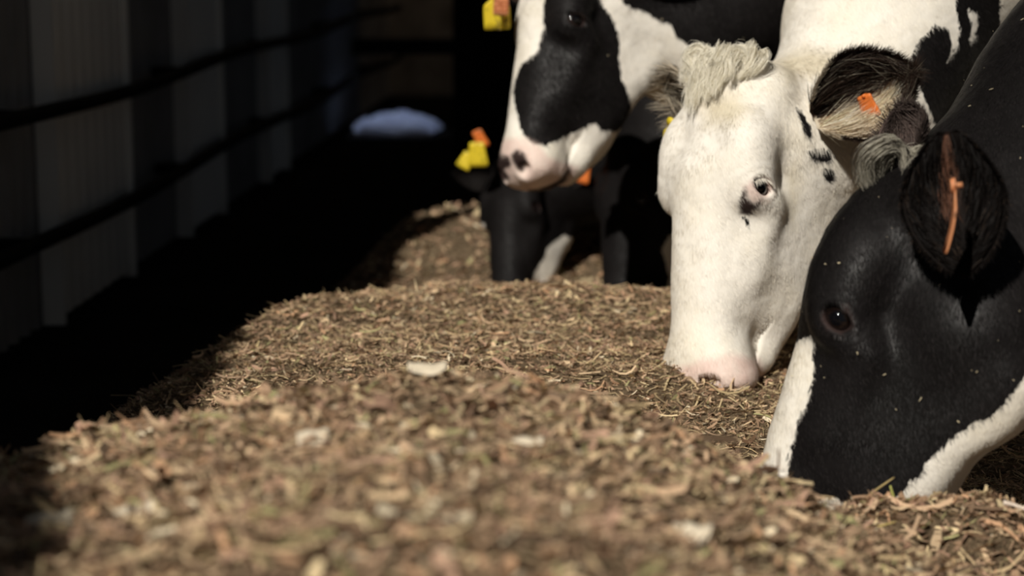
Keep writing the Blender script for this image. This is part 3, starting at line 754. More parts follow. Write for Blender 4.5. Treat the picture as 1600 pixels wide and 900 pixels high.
# coat markings: outlines in each animal's own head frame
MARKS = {
'white': {'frame': [[-0.69271, -0.054, -0.71919], [-0.72121, 0.05187, 0.69077], [0.0, 0.99719, -0.07488]], 'shapes': [
  ('bare', [(0.0887, -0.2024), (0.0953, -0.1935), (0.0948, -0.2102), (0.1079, -0.2188), (0.1216, -0.2135), (0.1181, -0.2254), (0.1026, -0.2347), (0.0889, -0.239), (0.0835, -0.2242)]),
  ('black', [(0.089, -0.243), (0.0949, -0.2398), (0.1022, -0.2536), (0.0984, -0.2577)]),
  ('skin', [(0.0924, -0.1935), (0.1019, -0.1835), (0.1198, -0.1797), (0.1338, -0.1852), (0.1373, -0.198), (0.1306, -0.2102), (0.1178, -0.2165), (0.1018, -0.213), (0.0937, -0.2053)]),
  ('black', [(0.1697, -0.0661), (0.1811, -0.0716), (0.1937, -0.0957), (0.1963, -0.117), (0.1847, -0.1043), (0.1742, -0.0864)]),
  ('black', [(0.1906, -0.1333), (0.2038, -0.1298), (0.2265, -0.1309), (0.229, -0.1439), (0.2149, -0.1505), (0.1993, -0.1471)]),
  ('black', [(0.2154, -0.1625), (0.2287, -0.159), (0.2354, -0.1689), (0.2339, -0.181), (0.2202, -0.1785)]),
  ('skin', [(-0.0519, -0.4868), (-0.0129, -0.4831), (0.0158, -0.4739), (0.0424, -0.4601), (0.0646, -0.4563), (0.0868, -0.4533), (0.1228, -0.465), (0.1402, -0.4928), (0.1438, -0.5235), (0.1473, -0.5542), (0.1088, -0.5552), (0.0703, -0.5561), (0.0318, -0.557), (-0.0067, -0.5579), (-0.0452, -0.5588), (-0.0485, -0.5227)]),
  ('black', [(0.3536, 0.0244), (0.3678, 0.0521), (0.3935, 0.0793), (0.4155, 0.0716), (0.4222, 0.0454), (0.4158, 0.0183), (0.4322, 0.0483), (0.4351, 0.0793), (0.425, 0.1094), (0.4225, 0.1451), (0.4201, 0.181), (0.462, 0.1827), (0.505, 0.1855), (0.5032, 0.1556), (0.5018, 0.1258), (0.5049, 0.1014), (0.509, 0.0776), (0.5394, 0.0641), (0.5022, 0.0163), (0.4985, -0.0088), (0.4745, -0.0319), (0.4504, -0.0551), (0.4318, -0.0681), (0.429, -0.0731), (0.4005, -0.0839), (0.3846, -0.0535), (0.364, -0.0187), (0.3519, 0.0014)]),
  ('white', [(0.4457, 0.1088), (0.4604, 0.1039), (0.4669, 0.0824), (0.4598, 0.0554), (0.4514, 0.0565), (0.4565, 0.0814)]),
  ('soil', [(0.1198, 0.0081), (0.1554, 0.0324), (0.188, 0.0435), (0.223, 0.0362), (0.2583, 0.0304), (0.2379, 0.0059), (0.2174, -0.0188), (0.187, -0.0194), (0.1554, -0.0232), (0.1375, -0.0083)]),
  ('soil', [(0.1542, -0.1615), (0.1739, -0.1489), (0.1785, -0.1738), (0.183, -0.1989), (0.1779, -0.2295), (0.1726, -0.2601), (0.1591, -0.2301), (0.1568, -0.1957)]),
  ('soil', [(0.015, -0.0494), (0.0456, -0.0456), (0.0755, -0.0408), (0.1061, -0.0717), (0.0771, -0.103), (0.0522, -0.1022), (0.0269, -0.1016), (0.021, -0.0757)]),
]},
'black': {'frame': [[0.18294, 0.04768, -0.98197], [-0.98312, 0.00887, -0.18272], [0.0, 0.99882, 0.0485]], 'shapes': [
  ('white', [(0.0162, -0.2301), (0.0254, -0.2445), (0.0327, -0.2709), (0.0364, -0.3008), (0.0345, -0.3186), (0.0326, -0.3365), (0.0335, -0.361), (0.0351, -0.3854), (0.0432, -0.4175), (0.0181, -0.4419), (-0.0091, -0.4701), (-0.0182, -0.4387), (-0.0274, -0.4076), (-0.0364, -0.3765), (-0.0454, -0.3457), (-0.0363, -0.3162), (-0.0272, -0.2869), (-0.0182, -0.2577), (-0.0016, -0.2438)]),
  ('white', [(0.174, -0.3853), (0.1863, -0.3544), (0.1946, -0.3335), (0.2029, -0.3127), (0.2175, -0.2855), (0.2411, -0.2636), (0.2531, -0.2486), (0.2605, -0.2266), (0.268, -0.2047), (0.2866, -0.1871), (0.3111, -0.1671), (0.353, -0.1615), (0.3744, -0.1634), (0.4031, -0.1627), (0.4318, -0.162), (0.442, -0.1924), (0.4522, -0.2229), (0.4625, -0.2535), (0.4728, -0.2843), (0.4477, -0.3093), (0.4226, -0.3343), (0.3974, -0.3594), (0.3721, -0.3846), (0.3468, -0.4098), (0.3149, -0.4146), (0.283, -0.4195), (0.2511, -0.4243), (0.2153, -0.4233), (0.1836, -0.426), (0.1786, -0.4054)]),
  ('white', [(0.075, -0.4332), (0.0887, -0.4172), (0.1025, -0.409), (0.1157, -0.4128), (0.1218, -0.4276), (0.101, -0.4392), (0.0801, -0.4494)]),
  ('bare', [(0.0235, -0.2029), (0.0322, -0.1904), (0.0503, -0.1839), (0.0598, -0.1921), (0.0628, -0.207), (0.0535, -0.2179), (0.0348, -0.2188)]),
]},
'pied': {'frame': [[-0.45071, -0.24382, -0.85873], [-0.89267, 0.12311, 0.43357], [0.0, 0.96197, -0.27314]], 'shapes': [
  ('black', [(0.0451, -0.0604), (0.041, -0.1059), (0.037, -0.1509), (0.0414, -0.2016), (0.0346, -0.246), (0.0095, -0.2725), (-0.0006, -0.3048), (-0.0011, -0.3383), (0.0108, -0.3644), (0.0187, -0.3924), (0.0333, -0.4115), (0.0532, -0.4247), (0.0823, -0.4236), (0.1107, -0.4074), (0.1403, -0.3872), (0.1703, -0.3693), (0.1851, -0.3817), (0.2145, -0.3828), (0.2312, -0.3692), (0.2388, -0.3359), (0.2317, -0.3078), (0.2128, -0.2777), (0.2002, -0.2342), (0.1963, -0.196), (0.1745, -0.1527), (0.1542, -0.1375), (0.1375, -0.1119), (0.1289, -0.0824), (0.1205, -0.0522), (0.083, -0.0574)]),
  ('black', [(0.1724, -0.0176), (0.1815, -0.0706), (0.1909, -0.1223), (0.2109, -0.1336), (0.2359, -0.1339), (0.2714, -0.1522), (0.2953, -0.1542), (0.3094, -0.1781), (0.3379, -0.1924), (0.3607, -0.2024), (0.3876, -0.204), (0.4405, -0.2047), (0.4971, -0.2051), (0.5649, -0.2024), (0.6073, -0.2023), (0.6655, -0.2005), (0.7238, -0.1987), (0.782, -0.197), (0.8859, -0.1917), (0.9347, -0.1908), (0.9167, -0.1363), (0.9018, -0.0826), (0.8882, -0.0296), (0.8765, 0.0233), (0.8676, 0.0766), (0.8611, 0.131), (0.8043, 0.1192), (0.7464, 0.1069), (0.6882, 0.0943), (0.6297, 0.0815), (0.5707, 0.0682), (0.5128, 0.0554), (0.4564, 0.0437), (0.4009, 0.0329), (0.3454, 0.0225), (0.29, 0.0128), (0.2282, -0.0065)]),
  ('skin', [(-0.0433, -0.4442), (-0.0035, -0.4231), (0.0285, -0.4147), (0.0593, -0.4226), (0.088, -0.4464), (0.1191, -0.4542), (0.1506, -0.4621), (0.128, -0.5146), (0.0956, -0.5304), (0.0631, -0.5461), (0.0297, -0.5458), (-0.0036, -0.5456), (-0.0203, -0.519), (-0.037, -0.4926)]),
  ('bare', [(0.0119, -0.4542), (0.023, -0.4394), (0.0406, -0.4439), (0.0482, -0.4617), (0.0377, -0.4824), (0.0254, -0.4762)]),
  ('bare', [(-0.0257, -0.4778), (-0.01, -0.4556), (0.0084, -0.4575), (0.0154, -0.4704), (0.0052, -0.4861), (0.0175, -0.5012), (0.0003, -0.5143), (-0.0158, -0.5031)]),
  ('bare', [(0.1145, -0.4915), (0.1288, -0.4642), (0.1347, -0.469), (0.1258, -0.4988), (0.0869, -0.5255), (0.0549, -0.5351), (0.0561, -0.5194), (0.0858, -0.5077)]),
]},
'far': {'frame': [[-0.76148, -0.17352, -0.62454], [-0.64819, 0.20385, 0.73368], [0.0, 0.9635, -0.26771]], 'shapes': [
  ('white', [(-0.0742, -0.2215), (-0.0401, -0.232), (-0.0398, -0.2828), (-0.0397, -0.3336), (-0.0469, -0.3948), (-0.0541, -0.4561), (-0.0892, -0.4761), (-0.0842, -0.3908), (-0.0792, -0.3059)]),
  ('white', [(0.1592, -0.3077), (0.2097, -0.2722), (0.2596, -0.2851), (0.2857, -0.3221), (0.2488, -0.3623), (0.2195, -0.4437), (0.1582, -0.451), (0.096, -0.4527), (0.1174, -0.385), (0.1464, -0.3396)]),
]},
'hidden': {'frame': [[-0.53809, -0.13781, -0.83154], [-0.84289, 0.08798, 0.53085], [0.0, 0.98654, -0.1635]], 'shapes': [
  ('white', [(0.1629, -0.3242), (0.1862, -0.2884), (0.2307, -0.2936), (0.2357, -0.3684), (0.2401, -0.4433), (0.2444, -0.5186), (0.1667, -0.4973), (0.1734, -0.4483), (0.181, -0.4021)]),
  ('white', [(-0.0132, -0.4547), (0.0207, -0.4464), (0.0337, -0.4942), (-0.0062, -0.5115)]),
]},
}
def far_patches(c, seed):
    """large irregular patches on the barrel and legs, well away from the head"""
    def ex(L, d, skin, bare, soil):
        r = np.linalg.norm(L - np.array([0, -.15, -.2]), axis=1)
        n = vnoise(L, 2.1, seed, 2) * .12
        w = smooth(.75, 1.0, r); nn = n - .01
        return d * (1 - w) + np.clip(nn, -.05, .05) * w, skin, bare, soil
    return ex
def painted(k, **kw):
    c = COWS[k]; c.paint(MARKS.get(k), **kw); return c
painted('white', base_dark=-1., extra=far_patches(COWS['white'], 5)); painted('black', base_dark=1.); painted('pied', base_dark=-1., dark_rim=True)
painted('far', base_dark=1.); painted('hidden', base_dark=1.)
for k, c in COWS.items(): c.build((.42, .22, .21) if k == 'white' else (.05, .03, .025))

def wl(c, v): return np.asarray(v, float) @ c.R           # world direction -> head frame
BLK = np.array([.014, .011, .010]); DBR = np.array([.035, .022, .016]); CRM = np.array([.62, .54, .42]); PNK = np.array([.42, .17, .10])
# --- white cow: near ear, dark rimmed with cream hair at its root
c = COWS['white']
def wi(u, v):
    g = lambda a: min(1, max(0, a))
    cream = g((.62 - v) / .14 + .5) * g((.06 + .3 * (.3 - v) - u) / .22 + .5); pk = math.exp(-((u - .12) / .26) ** 2 - ((v - .52) / .26) ** 2)
    b = DBR * (1 - pk) + PNK * pk; return b * (1 - cream) + CRM * cream
def wo_(u, v): return DBR if v > .30 + .1 * u else CRM
def wh(u, v, inner):
    if inner: return (CRM * 1.55 if rng.random() < .80 else np.array([.26, .16, .09])) if (v < .66 and u < .05) else (DBR * 1.3 if rng.random() < .85 else CRM * .4)
    return CRM if v < .25 + .1 * u else DBR
ear_w, s_w = make_ear(c, c.W2L(at(1272, 188, 3.13)), wl(c, (.82, -.22, .44)), wl(c, (-.28, -.94, .18)), .172, .140, wo_, wi, hair=3600, hair_col=wh, cup=1.2, inner_len=.048, edge_len=.017)
e2, _ = make_ear(c, (.078, -.125, -.055), wl(c, (-.34, .85, .12)), wl(c, (-.75, -.5, -.2)), .17, .11, lambda u, v: DBR if v > .3 else CRM, lambda u, v: DBR, hair=700,
                 hair_col=lambda u, v, i: CRM * 1.2 if rng.random() < .6 else DBR, edge_len=.035)
# --- black cow: near ear hanging open towards the viewer
c = COWS['black']
def bi(u, v):
    f = math.exp(-((u + .15) / .15) ** 2 - ((v - .27) / .17) ** 2); return np.array([.17, .08, .05]) * f + BLK * .7 * (1 - f)
def bh(u, v, inner):
    if abs(u + .15) < .2 and v < .52 and rng.random() < .8: return np.array([.17, .08, .05])
    return (BLK * .9 if rng.random() < .95 else np.array([.08, .055, .04]))
ear_b, s_b = make_ear(c, c.W2L(at(1482, 205, 2.22)), wl(c, (.10, -.22, -.97)), wl(c, (-.42, -.90, .10)), .165, .118, lambda u, v: BLK, bi, hair=2600, hair_col=bh, cup=1.15, inner_len=.024, edge_len=.01)
e3, _ = make_ear(c, c.W2L(at(1425, 248, 2.46)), wl(c, (-.16, .45, .80)), wl(c, (-.8, -.55, .2)), .075, .085, lambda u, v: np.array([.15, .11, .095]), lambda u, v: np.array([.13, .09, .08]), hair=500, hair_col=lambda u, v, i: np.array([.12, .09, .08]))
# --- pied cow
c = COWS['pied']
ear_p, s_p = make_ear(c, (.08, -.125, -.05), wl(c, (-.75, .45, .02)), wl(c, (-.5, -.85, .0)), .18, .12, lambda u, v: BLK, lambda u, v: DBR, hair=300)
make_ear(c, (-.08, -.13, -.05), wl(c, (.75, -.5, .1)), wl(c, (-.3, -.9, -.1)), .18, .12, lambda u, v: BLK, lambda u, v: DBR, hair=300)
# --- far cows
c = COWS['far']
ear_f1, _ = make_ear(c, (.075, -.125, -.05), wl(c, (-.93, .2, .10)), wl(c, (-.2, -.95, -.2)), .17, .10, lambda u, v: BLK * .5, lambda u, v: BLK * .5, hair=120)
ear_f2, _ = make_ear(c, (-.075, -.13, -.05), wl(c, (.9, -.4, -.05)), wl(c, (-.2, -.95, -.2)), .17, .10, lambda u, v: BLK, lambda u, v: BLK * 2, hair=120)
c = COWS['hidden']
for sx in (1, -1):
    make_ear(c, (.075 * sx, -.13, -.05), np.array([.9 * sx, -.35, .1]), wl(c, (-.2, -.95, -.2)), .17, .10, lambda u, v: BLK, lambda u, v: BLK * 2, hair=120)

# ---------------------------------------------------------------- ear tags
def tag_mat(name, col, trans=.35):
    m, nt, b = new_mat(name); b.inputs['Base Color'].default_value = (*col, 1); b.inputs['Roughness'].default_value = .42
    n = nt.nodes.new('ShaderNodeTexNoise'); n.inputs['Scale'].default_value = 60; n.inputs['Detail'].default_value = 6
    tc = nt.nodes.new('ShaderNodeTexCoord'); nt.links.new(tc.outputs['Object'], n.inputs['Vector'])
    r = nt.nodes.new('ShaderNodeValToRGB'); r.color_ramp.elements[0].position = .30; r.color_ramp.elements[1].position = .42
    r.color_ramp.elements[0].color = (*[q * .45 for q in col], 1); r.color_ramp.elements[1].color = (*col, 1)
    nt.links.new(n.outputs['Fac'], r.inputs['Fac']); nt.links.new(r.outputs['Color'], b.inputs['Base Color'])
    t = nt.nodes.new('ShaderNodeBsdfTranslucent'); nt.links.new(r.outputs['Color'], t.inputs['Color']); mx = nt.nodes.new('ShaderNodeMixShader'); mx.inputs[0].default_value = trans
    nt.links.new(b.outputs[0], mx.inputs[1]); nt.links.new(t.outputs[0], mx.inputs[2]); nt.links.new(mx.outputs[0], nt.nodes['Material Output'].inputs[0])
    return m
M_TY = tag_mat('yellow_tag', (.86, .68, .04)); M_TO = tag_mat('orange_tag', (.88, .25, .05)); M_TP = tag_mat('salmon_tag', (.80, .36, .17)); M_INK = simple_mat('tag_ink', (.42, .10, .03), .6); M_MUD = simple_mat('tag_mud', (.14, .09, .03), .8)
OUT_BIG = [(-.30, 0), (-.20, -.05), (-.24, -.20), (-.50, -.34), (-.50, -.96), (-.44, -1), (.44, -1), (.50, -.96), (.50, -.34), (.24, -.20), (.20, -.05), (.30, 0), (.22, .12), (-.22, .12)]
OUT_DROP = [(-.30, .05), (-.36, 0), (-.38, -.3), (-.5, -.9), (-.42, -1), (.42, -1), (.5, -.9), (.38, -.3), (.36, 0), (.30, .05)]
def plate(outline, w, h, th, pos, down, nrm, bend=0.):
    dn = np.array(down, float); dn /= np.linalg.norm(dn); n = np.array(nrm, float); n -= dn * (n @ dn); n /= np.linalg.norm(n); sd = np.cross(dn, n)
    # densify edges
    o = np.array(outline, float); q = []
    for a, b in zip(o, np.roll(o, -1, 0)):
        for t in (0, .25, .5, .75): q.append(a + (b - a) * t)
    q = np.array(q); q = (np.roll(q, 1, 0) + 2 * q + np.roll(q, -1, 0)) / 4; ctr = q.mean(0)
    m = len(q); rings = [ctr + (q - ctr) * f for f in (1, .66, .33)]
    P2 = np.concatenate(rings + [ctr[None]])
    def lift(P, off): return np.array(pos) + sd * (P[:, :1] * w) - dn * (P[:, 1:] * h) + n * (off + bend * (P[:, 1:] * h) ** 2)
    A = lift(P2, th / 2); B = lift(P2, -th / 2); k = len(P2); F4 = []; F3 = []
    for r in range(2):
        for i in range(m):
            j = (i + 1) % m; a, b, c_, d = r * m + i, r * m + j, (r + 1) * m + j, (r + 1) * m + i
            F4 += [[a, b, c_, d], [k + a, k + d, k + c_, k + b]]
    for i in range(m):
        j = (i + 1) % m; F3 += [[2 * m + i, 2 * m + j, 3 * m], [k + 2 * m + j, k + 2 * m + i, k + 3 * m]]; F4.append([i, k + i, k + j, j])
    return np.concatenate([A, B]), np.array(F4), np.array(F3), (sd, dn, n, lift)
SEG = {'8': 'abcdefg', '5': 'afgcd'}
def ear_tag(ear, cow, outline, w, h, pos, down, nrm, mat, label, text=None, mud=False, bend=0., th=.0022):
    p = np.array(pos) - cow.base
    V, F4, F3, (sd, dn, n, lift) = plate(outline, w, h, th, p, down, nrm, bend)
    b = MB(); b.add(V, F4, F3)
    T = np.array([p - n * .009, p + n * .003]); v, f4, f3 = tube(T, .0032, 12); b.add(v, f4, f3)
    if outline is not OUT_DROP: v, f4, f3 = tube(np.array([p + n * .001, p + n * .004]), .0080, 20); b.add(v, f4, f3)
    o = b.build('ear_tag', mat, ear, True); o['label'] = label
    me = o.data
    def extra(V, F, m):
        o.data.materials.append(m)
    if text or mud:
        d = MB(); flip = -1
        def bar(x0, y0, x1, y1, t):
            a = np.array([x0, y0]); c2 = np.array([x1, y1]); e = c2 - a; L_ = np.linalg.norm(e); e /= L_; s2 = np.array([-e[1], e[0]]) * t / 2; a = a - e * t / 2; c2 = c2 + e * t / 2
            Q = np.array([a - s2, c2 - s2, c2 + s2, a + s2]); Q = Q / np.array([w, h])
            A = lift(Q, th / 2 + .0007); B = lift(Q, th / 2 - .0005)
            d.add(np.concatenate([A, B]), [[0, 1, 2, 3], [7, 6, 5, 4], [0, 4, 5, 1], [1, 5, 6, 2], [2, 6, 7, 3], [3, 7, 4, 0]])
        if text:
            dw, dh = .0105, .017; x = -(len(text) * (dw + .0045) - .0045) / 2; yc = -.62 * h
            for ch in text:
                g = {'a': (x, yc + dh / 2, x + dw, yc + dh / 2), 'g': (x, yc, x + dw, yc), 'd': (x, yc - dh / 2, x + dw, yc - dh / 2), 'f': (x, yc, x, yc + dh / 2), 'b': (x + dw, yc, x + dw, yc + dh / 2),
                     'e': (x, yc - dh / 2, x, yc), 'c': (x + dw, yc - dh / 2, x + dw, yc)}
                for s_ in SEG[ch]: bar(*g[s_], .0026)
                x += dw + .0045
            d.build('tag_number', M_INK, ear)
        if mud:
            r2 = np.random.default_rng(3)
            for i in range(26):
                x = r2.normal(-.012, .010); y = -.78 * h + r2.normal(0, .006); L_ = r2.uniform(.001, .004); a = r2.uniform(0, 3)
                bar(x, y, x + L_ * math.cos(a), y + L_ * math.sin(a), r2.uniform(.001, .0028))
            d.build('tag_dirt', M_MUD, ear)
    return o
c = COWS['pied']; cam_d_ = np.array([0, -.98, .18])
ear_tag(ear_p, c, OUT_BIG, .056, .078, at(775, -12, 4.08), (.04, 0, -1), (-.08, -1, .1), M_TY, 'yellow ear tag with smeared dirt', mud=True)
ear_tag(ear_p, c, OUT_BIG, .032, .050, at(784, -14, 4.045), (-.05, 0, -1), (-.08, -1, .1), M_TP, 'small salmon orange ear tag numbered 85', text='85')
c = COWS['far']
ear_tag(ear_f1, c, OUT_DROP, .036, .046, at(745, 205, 4.93), (.42, 0, -1), (-.2, -1, .1), M_TO, 'orange ear tag')
ear_tag(ear_f1, c, OUT_DROP, .056, .060, at(745, 224, 4.91), (.05, 0, -1), (-.3, -1, .1), M_TY, 'yellow ear tag')
ear_tag(ear_f1, c, OUT_DROP, .040, .042, at(733, 240, 4.95), (-.5, 0, -1), (-.3, -1, .1), M_TY, 'smaller yellow ear tag behind')
ear_tag(ear_f2, c, OUT_DROP, .040, .050, at(915, 256, 4.84), (-.25, 0, -1), (-.2, -1, .2), M_TO, 'orange ear tag')
c = COWS['white']
ear_tag(ear_w, c, OUT_DROP, .036, .038, at(1350, 150, 3.12), (.38, -.05, -.92), (-.62, -.78, -.1), M_TO, 'orange ear tag half hidden in the ear hair')
ear_tag(e2, c, OUT_BIG, .040, .050, at(1049, 190, 3.26), (0, 0, -1), (-.8, -.6, .1), M_TY, 'yellow ear tag peeping out behind the brow')
c = COWS['black']
ear_tag(ear_b, c, OUT_BIG, .046, .074, at(1491, 290, 2.125), (.10, -.1, -1), (-.97, .16, .1), M_TP, 'orange ear tag seen edge on', bend=3.)

# ---------------------------------------------------------------- forelocks, lashes, coats
def wcol(p, r): return np.array([.95, .91, .80]) * (.85 + .22 * r)
c = COWS['white']; specs = []
r1 = np.random.default_rng(5)
for i in range(30):                                   # crown curls, rising and rolling over
    a = i / 30; x = -.064 + .108 * a + r1.normal(0, .004); y = -.085 + r1.uniform(-.022, .030); z = -.006 - 1.6 * x * x
    up = r1.uniform(.030, .052); s_ = 1 if r1.random() < .6 else -1; k_ = r1.uniform(.006, .022)
    specs.append(([(x, y, z - .012), (x + s_ * k_ * .3, y + .002, z + up * .55), (x + s_ * k_, y + .008, z + up), (x + s_ * k_ * 2.0, y + .018, z + up * .95),
                   (x + s_ * k_ * 2.2, y + .028, z + up * .45), (x + s_ * k_ * 1.4, y + .034, z + up * .05), (x + s_ * k_ * .6, y + .036, z - .012)], .0030, .0035))
for i in range(18):                                   # locks falling down the forehead
    x = r1.uniform(-.042, .046); z0 = .004; y = -.060; ln = r1.uniform(.04, .085); w_ = r1.normal(0, .008)
    specs.append(([(x, y - .01, z0 - .01), (x + w_ * .4, y + .012, z0 + .018), (x + w_, y + .028, z0 - .002), (x + w_ * 1.4, y + .028, z0 - ln * .4), (x + w_ * .8, y + .032 + ln * .1, z0 - ln * .7), (x + w_ * .2, y + .030 + ln * .25, z0 - ln)], .0032, .0028))
def to_local_locks(cow, specs): return [([cow.world(np.array(p) + (r1.normal(0, .0035, 3) if i else 0)) for i, p in enumerate(ctrl)], sp, cu) for ctrl, sp, cu in specs]
locks('forelock', c.root, to_local_locks(c, specs), M_EARHAIR, wcol, per=130, nseg=12, width=.00055)
specs = []
for i in range(26):                                   # long soft hair under the ear root
    y = -.205 - r1.uniform(0, .08); z = -.065 - r1.uniform(0, .06); x = -.094 - r1.uniform(-.006, .006)
    a_ = r1.normal(0, .012); ln = r1.uniform(.03, .055)
    specs.append(([(x + .02, y, z), (x - .010, y - .004 + a_ * .3, z - .004), (x - .016, y - .010 + a_, z - ln * .35), (x - .014, y - .012 + a_ * 1.6, z - ln * .7), (x - .004, y - .004 + a_ * 1.2, z - ln)], .0042, .003))
locks('ear_root_hair', c.root, to_local_locks(c, specs), M_EARHAIR, lambda p, r: np.array([.90, .84, .72]) * (.7 + .35 * r), per=90, nseg=10, width=.0005)
c = COWS['black']; specs = []
for i in range(34):
    x = r1.uniform(-.05, .06); y = -.105 + r1.uniform(-.05, .04); z = .004 - 2 * x * x; s_ = r1.choice([-1, 1]); k_ = r1.uniform(.008, .018); up = r1.uniform(.018, .04)
    specs.append(([(x, y, z - .015), (x, y + .008, z + up * .6), (x + s_ * k_, y + .024, z + up), (x + s_ * k_ * 1.8, y + .042, z + up * .8), (x + s_ * k_ * 1.6, y + .052, z + up * .2), (x + s_ * k_ * .7, y + .050, z - .018), (x + s_ * k_ * .1, y + .042, z - .034)], .0030, .004))
lockcol = {}
def bcol(p, r):
    k = tuple(np.round(p, 2)[:2]); 
    if k not in lockcol: lockcol[k] = r1.random() < .55
    w = np.array([.60, .56, .46]) * (.6 + .5 * r); return w if (lockcol[k] ^ (r1.random() < .15)) else BLK * (1 + 2 * r)
locks('forelock', c.root, to_local_locks(c, specs), M_EARHAIR, bcol, per=100, nseg=12, width=.0005)
# eyelashes
def lashes(c, sx, col, n=70, ln=.013):
    ctr = np.array([sx * .0905, -.063, -.196]); th = rng.uniform(.35, math.pi - .35, n)
    P = ctr + np.stack([sx * (.0215 - .004 * np.abs(np.cos(th))), .0175 * np.cos(th), .0105 * np.sin(th) + .002], 1)
    D = np.stack([np.full(n, sx * 1.0), .45 * np.cos(th), -.55 + rng.normal(0, .12, n)], 1); D /= np.linalg.norm(D, axis=1)[:, None]
    S = np.cross(D, np.array([0, 1., .3])); S /= np.linalg.norm(S, axis=1)[:, None]
    V, F, idx = blades(P, D, rng.uniform(.6, 1.1, n) * ln, np.full(n, .0007), S, np.tile(np.array([0, 0, -.35]), (n, 1)), 3)
    mesh_np('eyelashes', c.world(V), F, M_EARHAIR, c.root, True, colors={'tint': np.tile(np.array(col), (len(V), 1))})
lashes(COWS['white'], -1, (.8, .76, .68)); lashes(COWS['white'], 1, (.8, .76, .68)); lashes(COWS['black'], -1, (.02, .015, .012)); lashes(COWS['pied'], -1, (.02, .015, .012))

def seen(c):
    """weight: the side of the animal turned to the alley, thinning towards the barrel"""
    def f(L, N, W):
        r = np.linalg.norm(L - np.array([0, -.15, -.25]), axis=1)
        eye = np.sqrt((np.abs(L[:, 0]) - .09) ** 2 + (L[:, 1] + .063) ** 2 + (L[:, 2] + .196) ** 2)
        toward = (N @ c.R.T)[:, 1] < .35
        return toward * smooth(.95, .55, r) * (eye > .027) * (L[:, 2] > -.50) * (W[:, 2] > .1)
    return f
def near_ear(P): return 1 + 1.1 * np.exp(-((np.abs(P[:, 0]) - .08) ** 2 + (P[:, 1] + .17) ** 2 + (P[:, 2] + .09) ** 2) / .065 ** 2)
if not QUICK:
    COWS['white'].coat(120000, seen(COWS['white']), .011, .0006, .36, longer=near_ear)
    COWS['black'].coat(170000, seen(COWS['black']), .010, .00055, .36, longer=near_ear)
    COWS['pied'].coat(55000, seen(COWS['pied']), .012, .0009, .36)
    COWS['far'].coat(9000, seen(COWS['far']), .012, .0013, .3)
    COWS['hidden'].coat(9000, seen(COWS['hidden']), .012, .0013, .3)

# crumbs of feed caught in the black coat
def crumbs(c, n, region, smin, smax):
    fn, ar = face_normals(c.L, c.F); ctr = c.L[c.F].mean(1); w = ar * region(ctr, fn, ctr @ c.R.T * c.s + c.O)
    k = rng.choice(len(ctr), n, p=w / w.sum()); P = c.world(ctr[k] + fn[k] * .003); N = fn[k] @ c.R.T
    D = np.cross(N, rng.normal(0, 1, N.shape)); D /= np.linalg.norm(D, axis=1)[:, None]; S = np.cross(D, N)
    ln = rng.uniform(smin, smax, n) * rng.choice([.6, 1, 2.2], n, p=[.6, .3, .1]); wd = np.minimum(ln * .5, .0014)
    Vs = [P - D * ln[:, None] / 2 - S * wd[:, None] / 2, P - D * ln[:, None] / 2 + S * wd[:, None] / 2, P + D * ln[:, None] / 2 + S * wd[:, None] / 3 + N * .001, P + D * ln[:, None] / 2 - S * wd[:, None] / 3 + N * .001]
    A = np.stack(Vs, 1).reshape(-1, 3); F = np.arange(n)[:, None] * 4 + np.arange(4)
    col = np.array([.62, .52, .34]) * rng.uniform(.6, 1.2, (n, 1))
    o = mesh_np('feed_crumbs', A, [F], M_CHIP, c.root, False, colors={'tint': np.repeat(col, 4, 0)}); o['kind'] = 'stuff'; o['label'] = 'pale crumbs of feed caught in the coat'
crumbs(COWS['black'], 210, seen(COWS['black']), .0012, .0036)
crumbs(COWS['pied'], 30, seen(COWS['pied']), .002, .005)

# ---------------------------------------------------------------- single flakes and stalks that stand out on the heap
def husk(px, py, Y, ln, wd, yaw, label, col=(.66, .57, .43), curl=.12, up=.004, name='husk_flake', tilt=.0):
    x = at(px, py, Y)[0]; z = float(feed_z(np.array([x]), np.array([Y]))[0]) + up
    nu, nv = 9, 7; U, W = np.meshgrid(np.linspace(-1, 1, nu), np.linspace(-1, 1, nv), indexing='ij')
    wv = wd * (1 - .35 * np.abs(U) ** 2.5); X = U * ln / 2; Yc = W * wv / 2 + .08 * ln * U ** 2; Z = .5 * curl * wd * (W ** 2) + .03 * ln * U ** 2 + .2 * tilt * X + .75 * Yc + .06 * wd * np.sin(U * 5 + W * 3)
    T = np.stack([X, Yc, Z], 2).reshape(-1, 3); B = T - [0, 0, .0009]; ca, sa = math.cos(yaw), math.sin(yaw)
    V = np.concatenate([T, B]) @ np.array([[ca, sa, 0], [-sa, ca, 0], [0, 0, 1.]]) ; n = nu * nv; F = []
    for i in range(nu - 1):
        for j in range(nv - 1):
            a = i * nv + j; F += [[a, a + nv, a + nv + 1, a + 1], [n + a, n + a + 1, n + a + nv + 1, n + a + nv]]
    for j in range(nv - 1): a = (nu - 1) * nv + j; F += [[j, j + 1, n + j + 1, n + j], [a, n + a, n + a + 1, a + 1]]
    for i in range(nu - 1): a = i * nv + nv - 1; F += [[i * nv, n + i * nv, n + (i + 1) * nv, (i + 1) * nv], [a, a + nv, n + a + nv, n + a]]
    o = mesh_np(name, V, [np.array(F)], simple_mat('husk', col, .7, noise=.2, nscale=80), None, True); o.location = (x, Y, z)
    tag(o, label, 'flake', 'large pale husk flakes on the near mound'); return o
husk(218, 803, 1.50, .036, .022, .5, 'large pale husk flake near the lower left, bright against the shade edge', tilt=.35)
husk(78, 798, 1.50, .038, .022, .3, 'dim pale husk flake lying furthest left in the shade', tilt=.3)
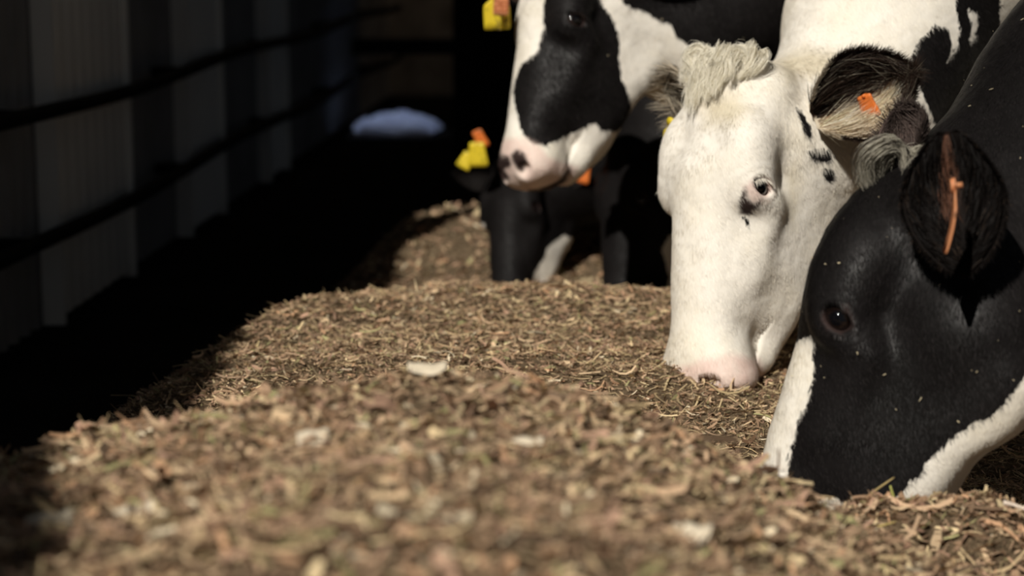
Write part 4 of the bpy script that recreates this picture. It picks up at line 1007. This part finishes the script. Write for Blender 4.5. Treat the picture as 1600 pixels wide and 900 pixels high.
husk(490, 716, 1.66, .028, .016, .2, 'small pale husk flake left of centre high on the near mound', tilt=.4)
husk(822, 714, 1.66, .028, .016, -.3, 'small pale husk flake right of centre high on the near mound', tilt=.4)
husk(1075, 803, 1.52, .036, .022, -.5, 'large pale husk flake low on the right slope of the near mound', tilt=.35)
husk(668, 608, 1.90, .040, .012, .05, 'cream husk flake lying on the very crest of the near mound', tilt=.0, up=.01)

def sprig(pts, r, col, label, name='grass_sprig', cat='sprig', group=None):
    """a bent blade of grass or stalk standing in the feed"""
    P = [at(*q) for q in pts]; P = np.array(P); base = P[0].copy(); t = np.linspace(0, len(P) - 1, 14); i = np.minimum(t.astype(int), len(P) - 2); f = (t - i)[:, None]
    C = P[i] * (1 - f) + P[i + 1] * f
    for _ in range(3): C[1:-1] = (C[:-2] + 2 * C[1:-1] + C[2:]) / 4
    V, F4, F3 = tube(C - base, r * (1 - .6 * np.linspace(0, 1, 14)), 8)
    o = mesh_np(name, V, [F4, F3], simple_mat(name, col, .6, noise=.2, nscale=50), None, True); o.location = base; tag(o, label, cat, group); return o
sprig([(1401, 800, 2.16), (1397, 780, 2.15), (1391, 759, 2.15)], .0026, (.46, .46, .13), 'short yellow green grass blade upright before the black muzzle')
sprig([(1340, 790, 2.15), (1365, 768, 2.16), (1397, 746, 2.17)], .0022, (.40, .30, .13), 'brown slanting stalk before the black muzzle', 'straw_stalk', 'stalk')
sprig([(1568, 785, 2.08), (1585, 789, 2.08), (1606, 797, 2.07)], .0028, (.74, .62, .52), 'pale pinkish stalk at the right edge of the picture', 'straw_stalk', 'stalk')
sprig([(1330, 822, 2.05), (1365, 825, 2.05), (1400, 815, 2.06)], .0022, (.50, .38, .14), 'yellow brown stalk lying flat below the black muzzle', 'straw_stalk', 'stalk')
sprig([(845, 562, 3.25), (885, 565, 3.22), (925, 592, 3.1)], .0014, (.70, .58, .36), 'long arching straw left of the white muzzle', 'straw_stalk', 'stalk')
sprig([(652, 456, 3.7), (650, 447, 3.72), (648, 436, 3.72)], .0018, (.60, .48, .30), 'short pale straw standing upright on the middle hump', 'straw_stalk', 'stalk')
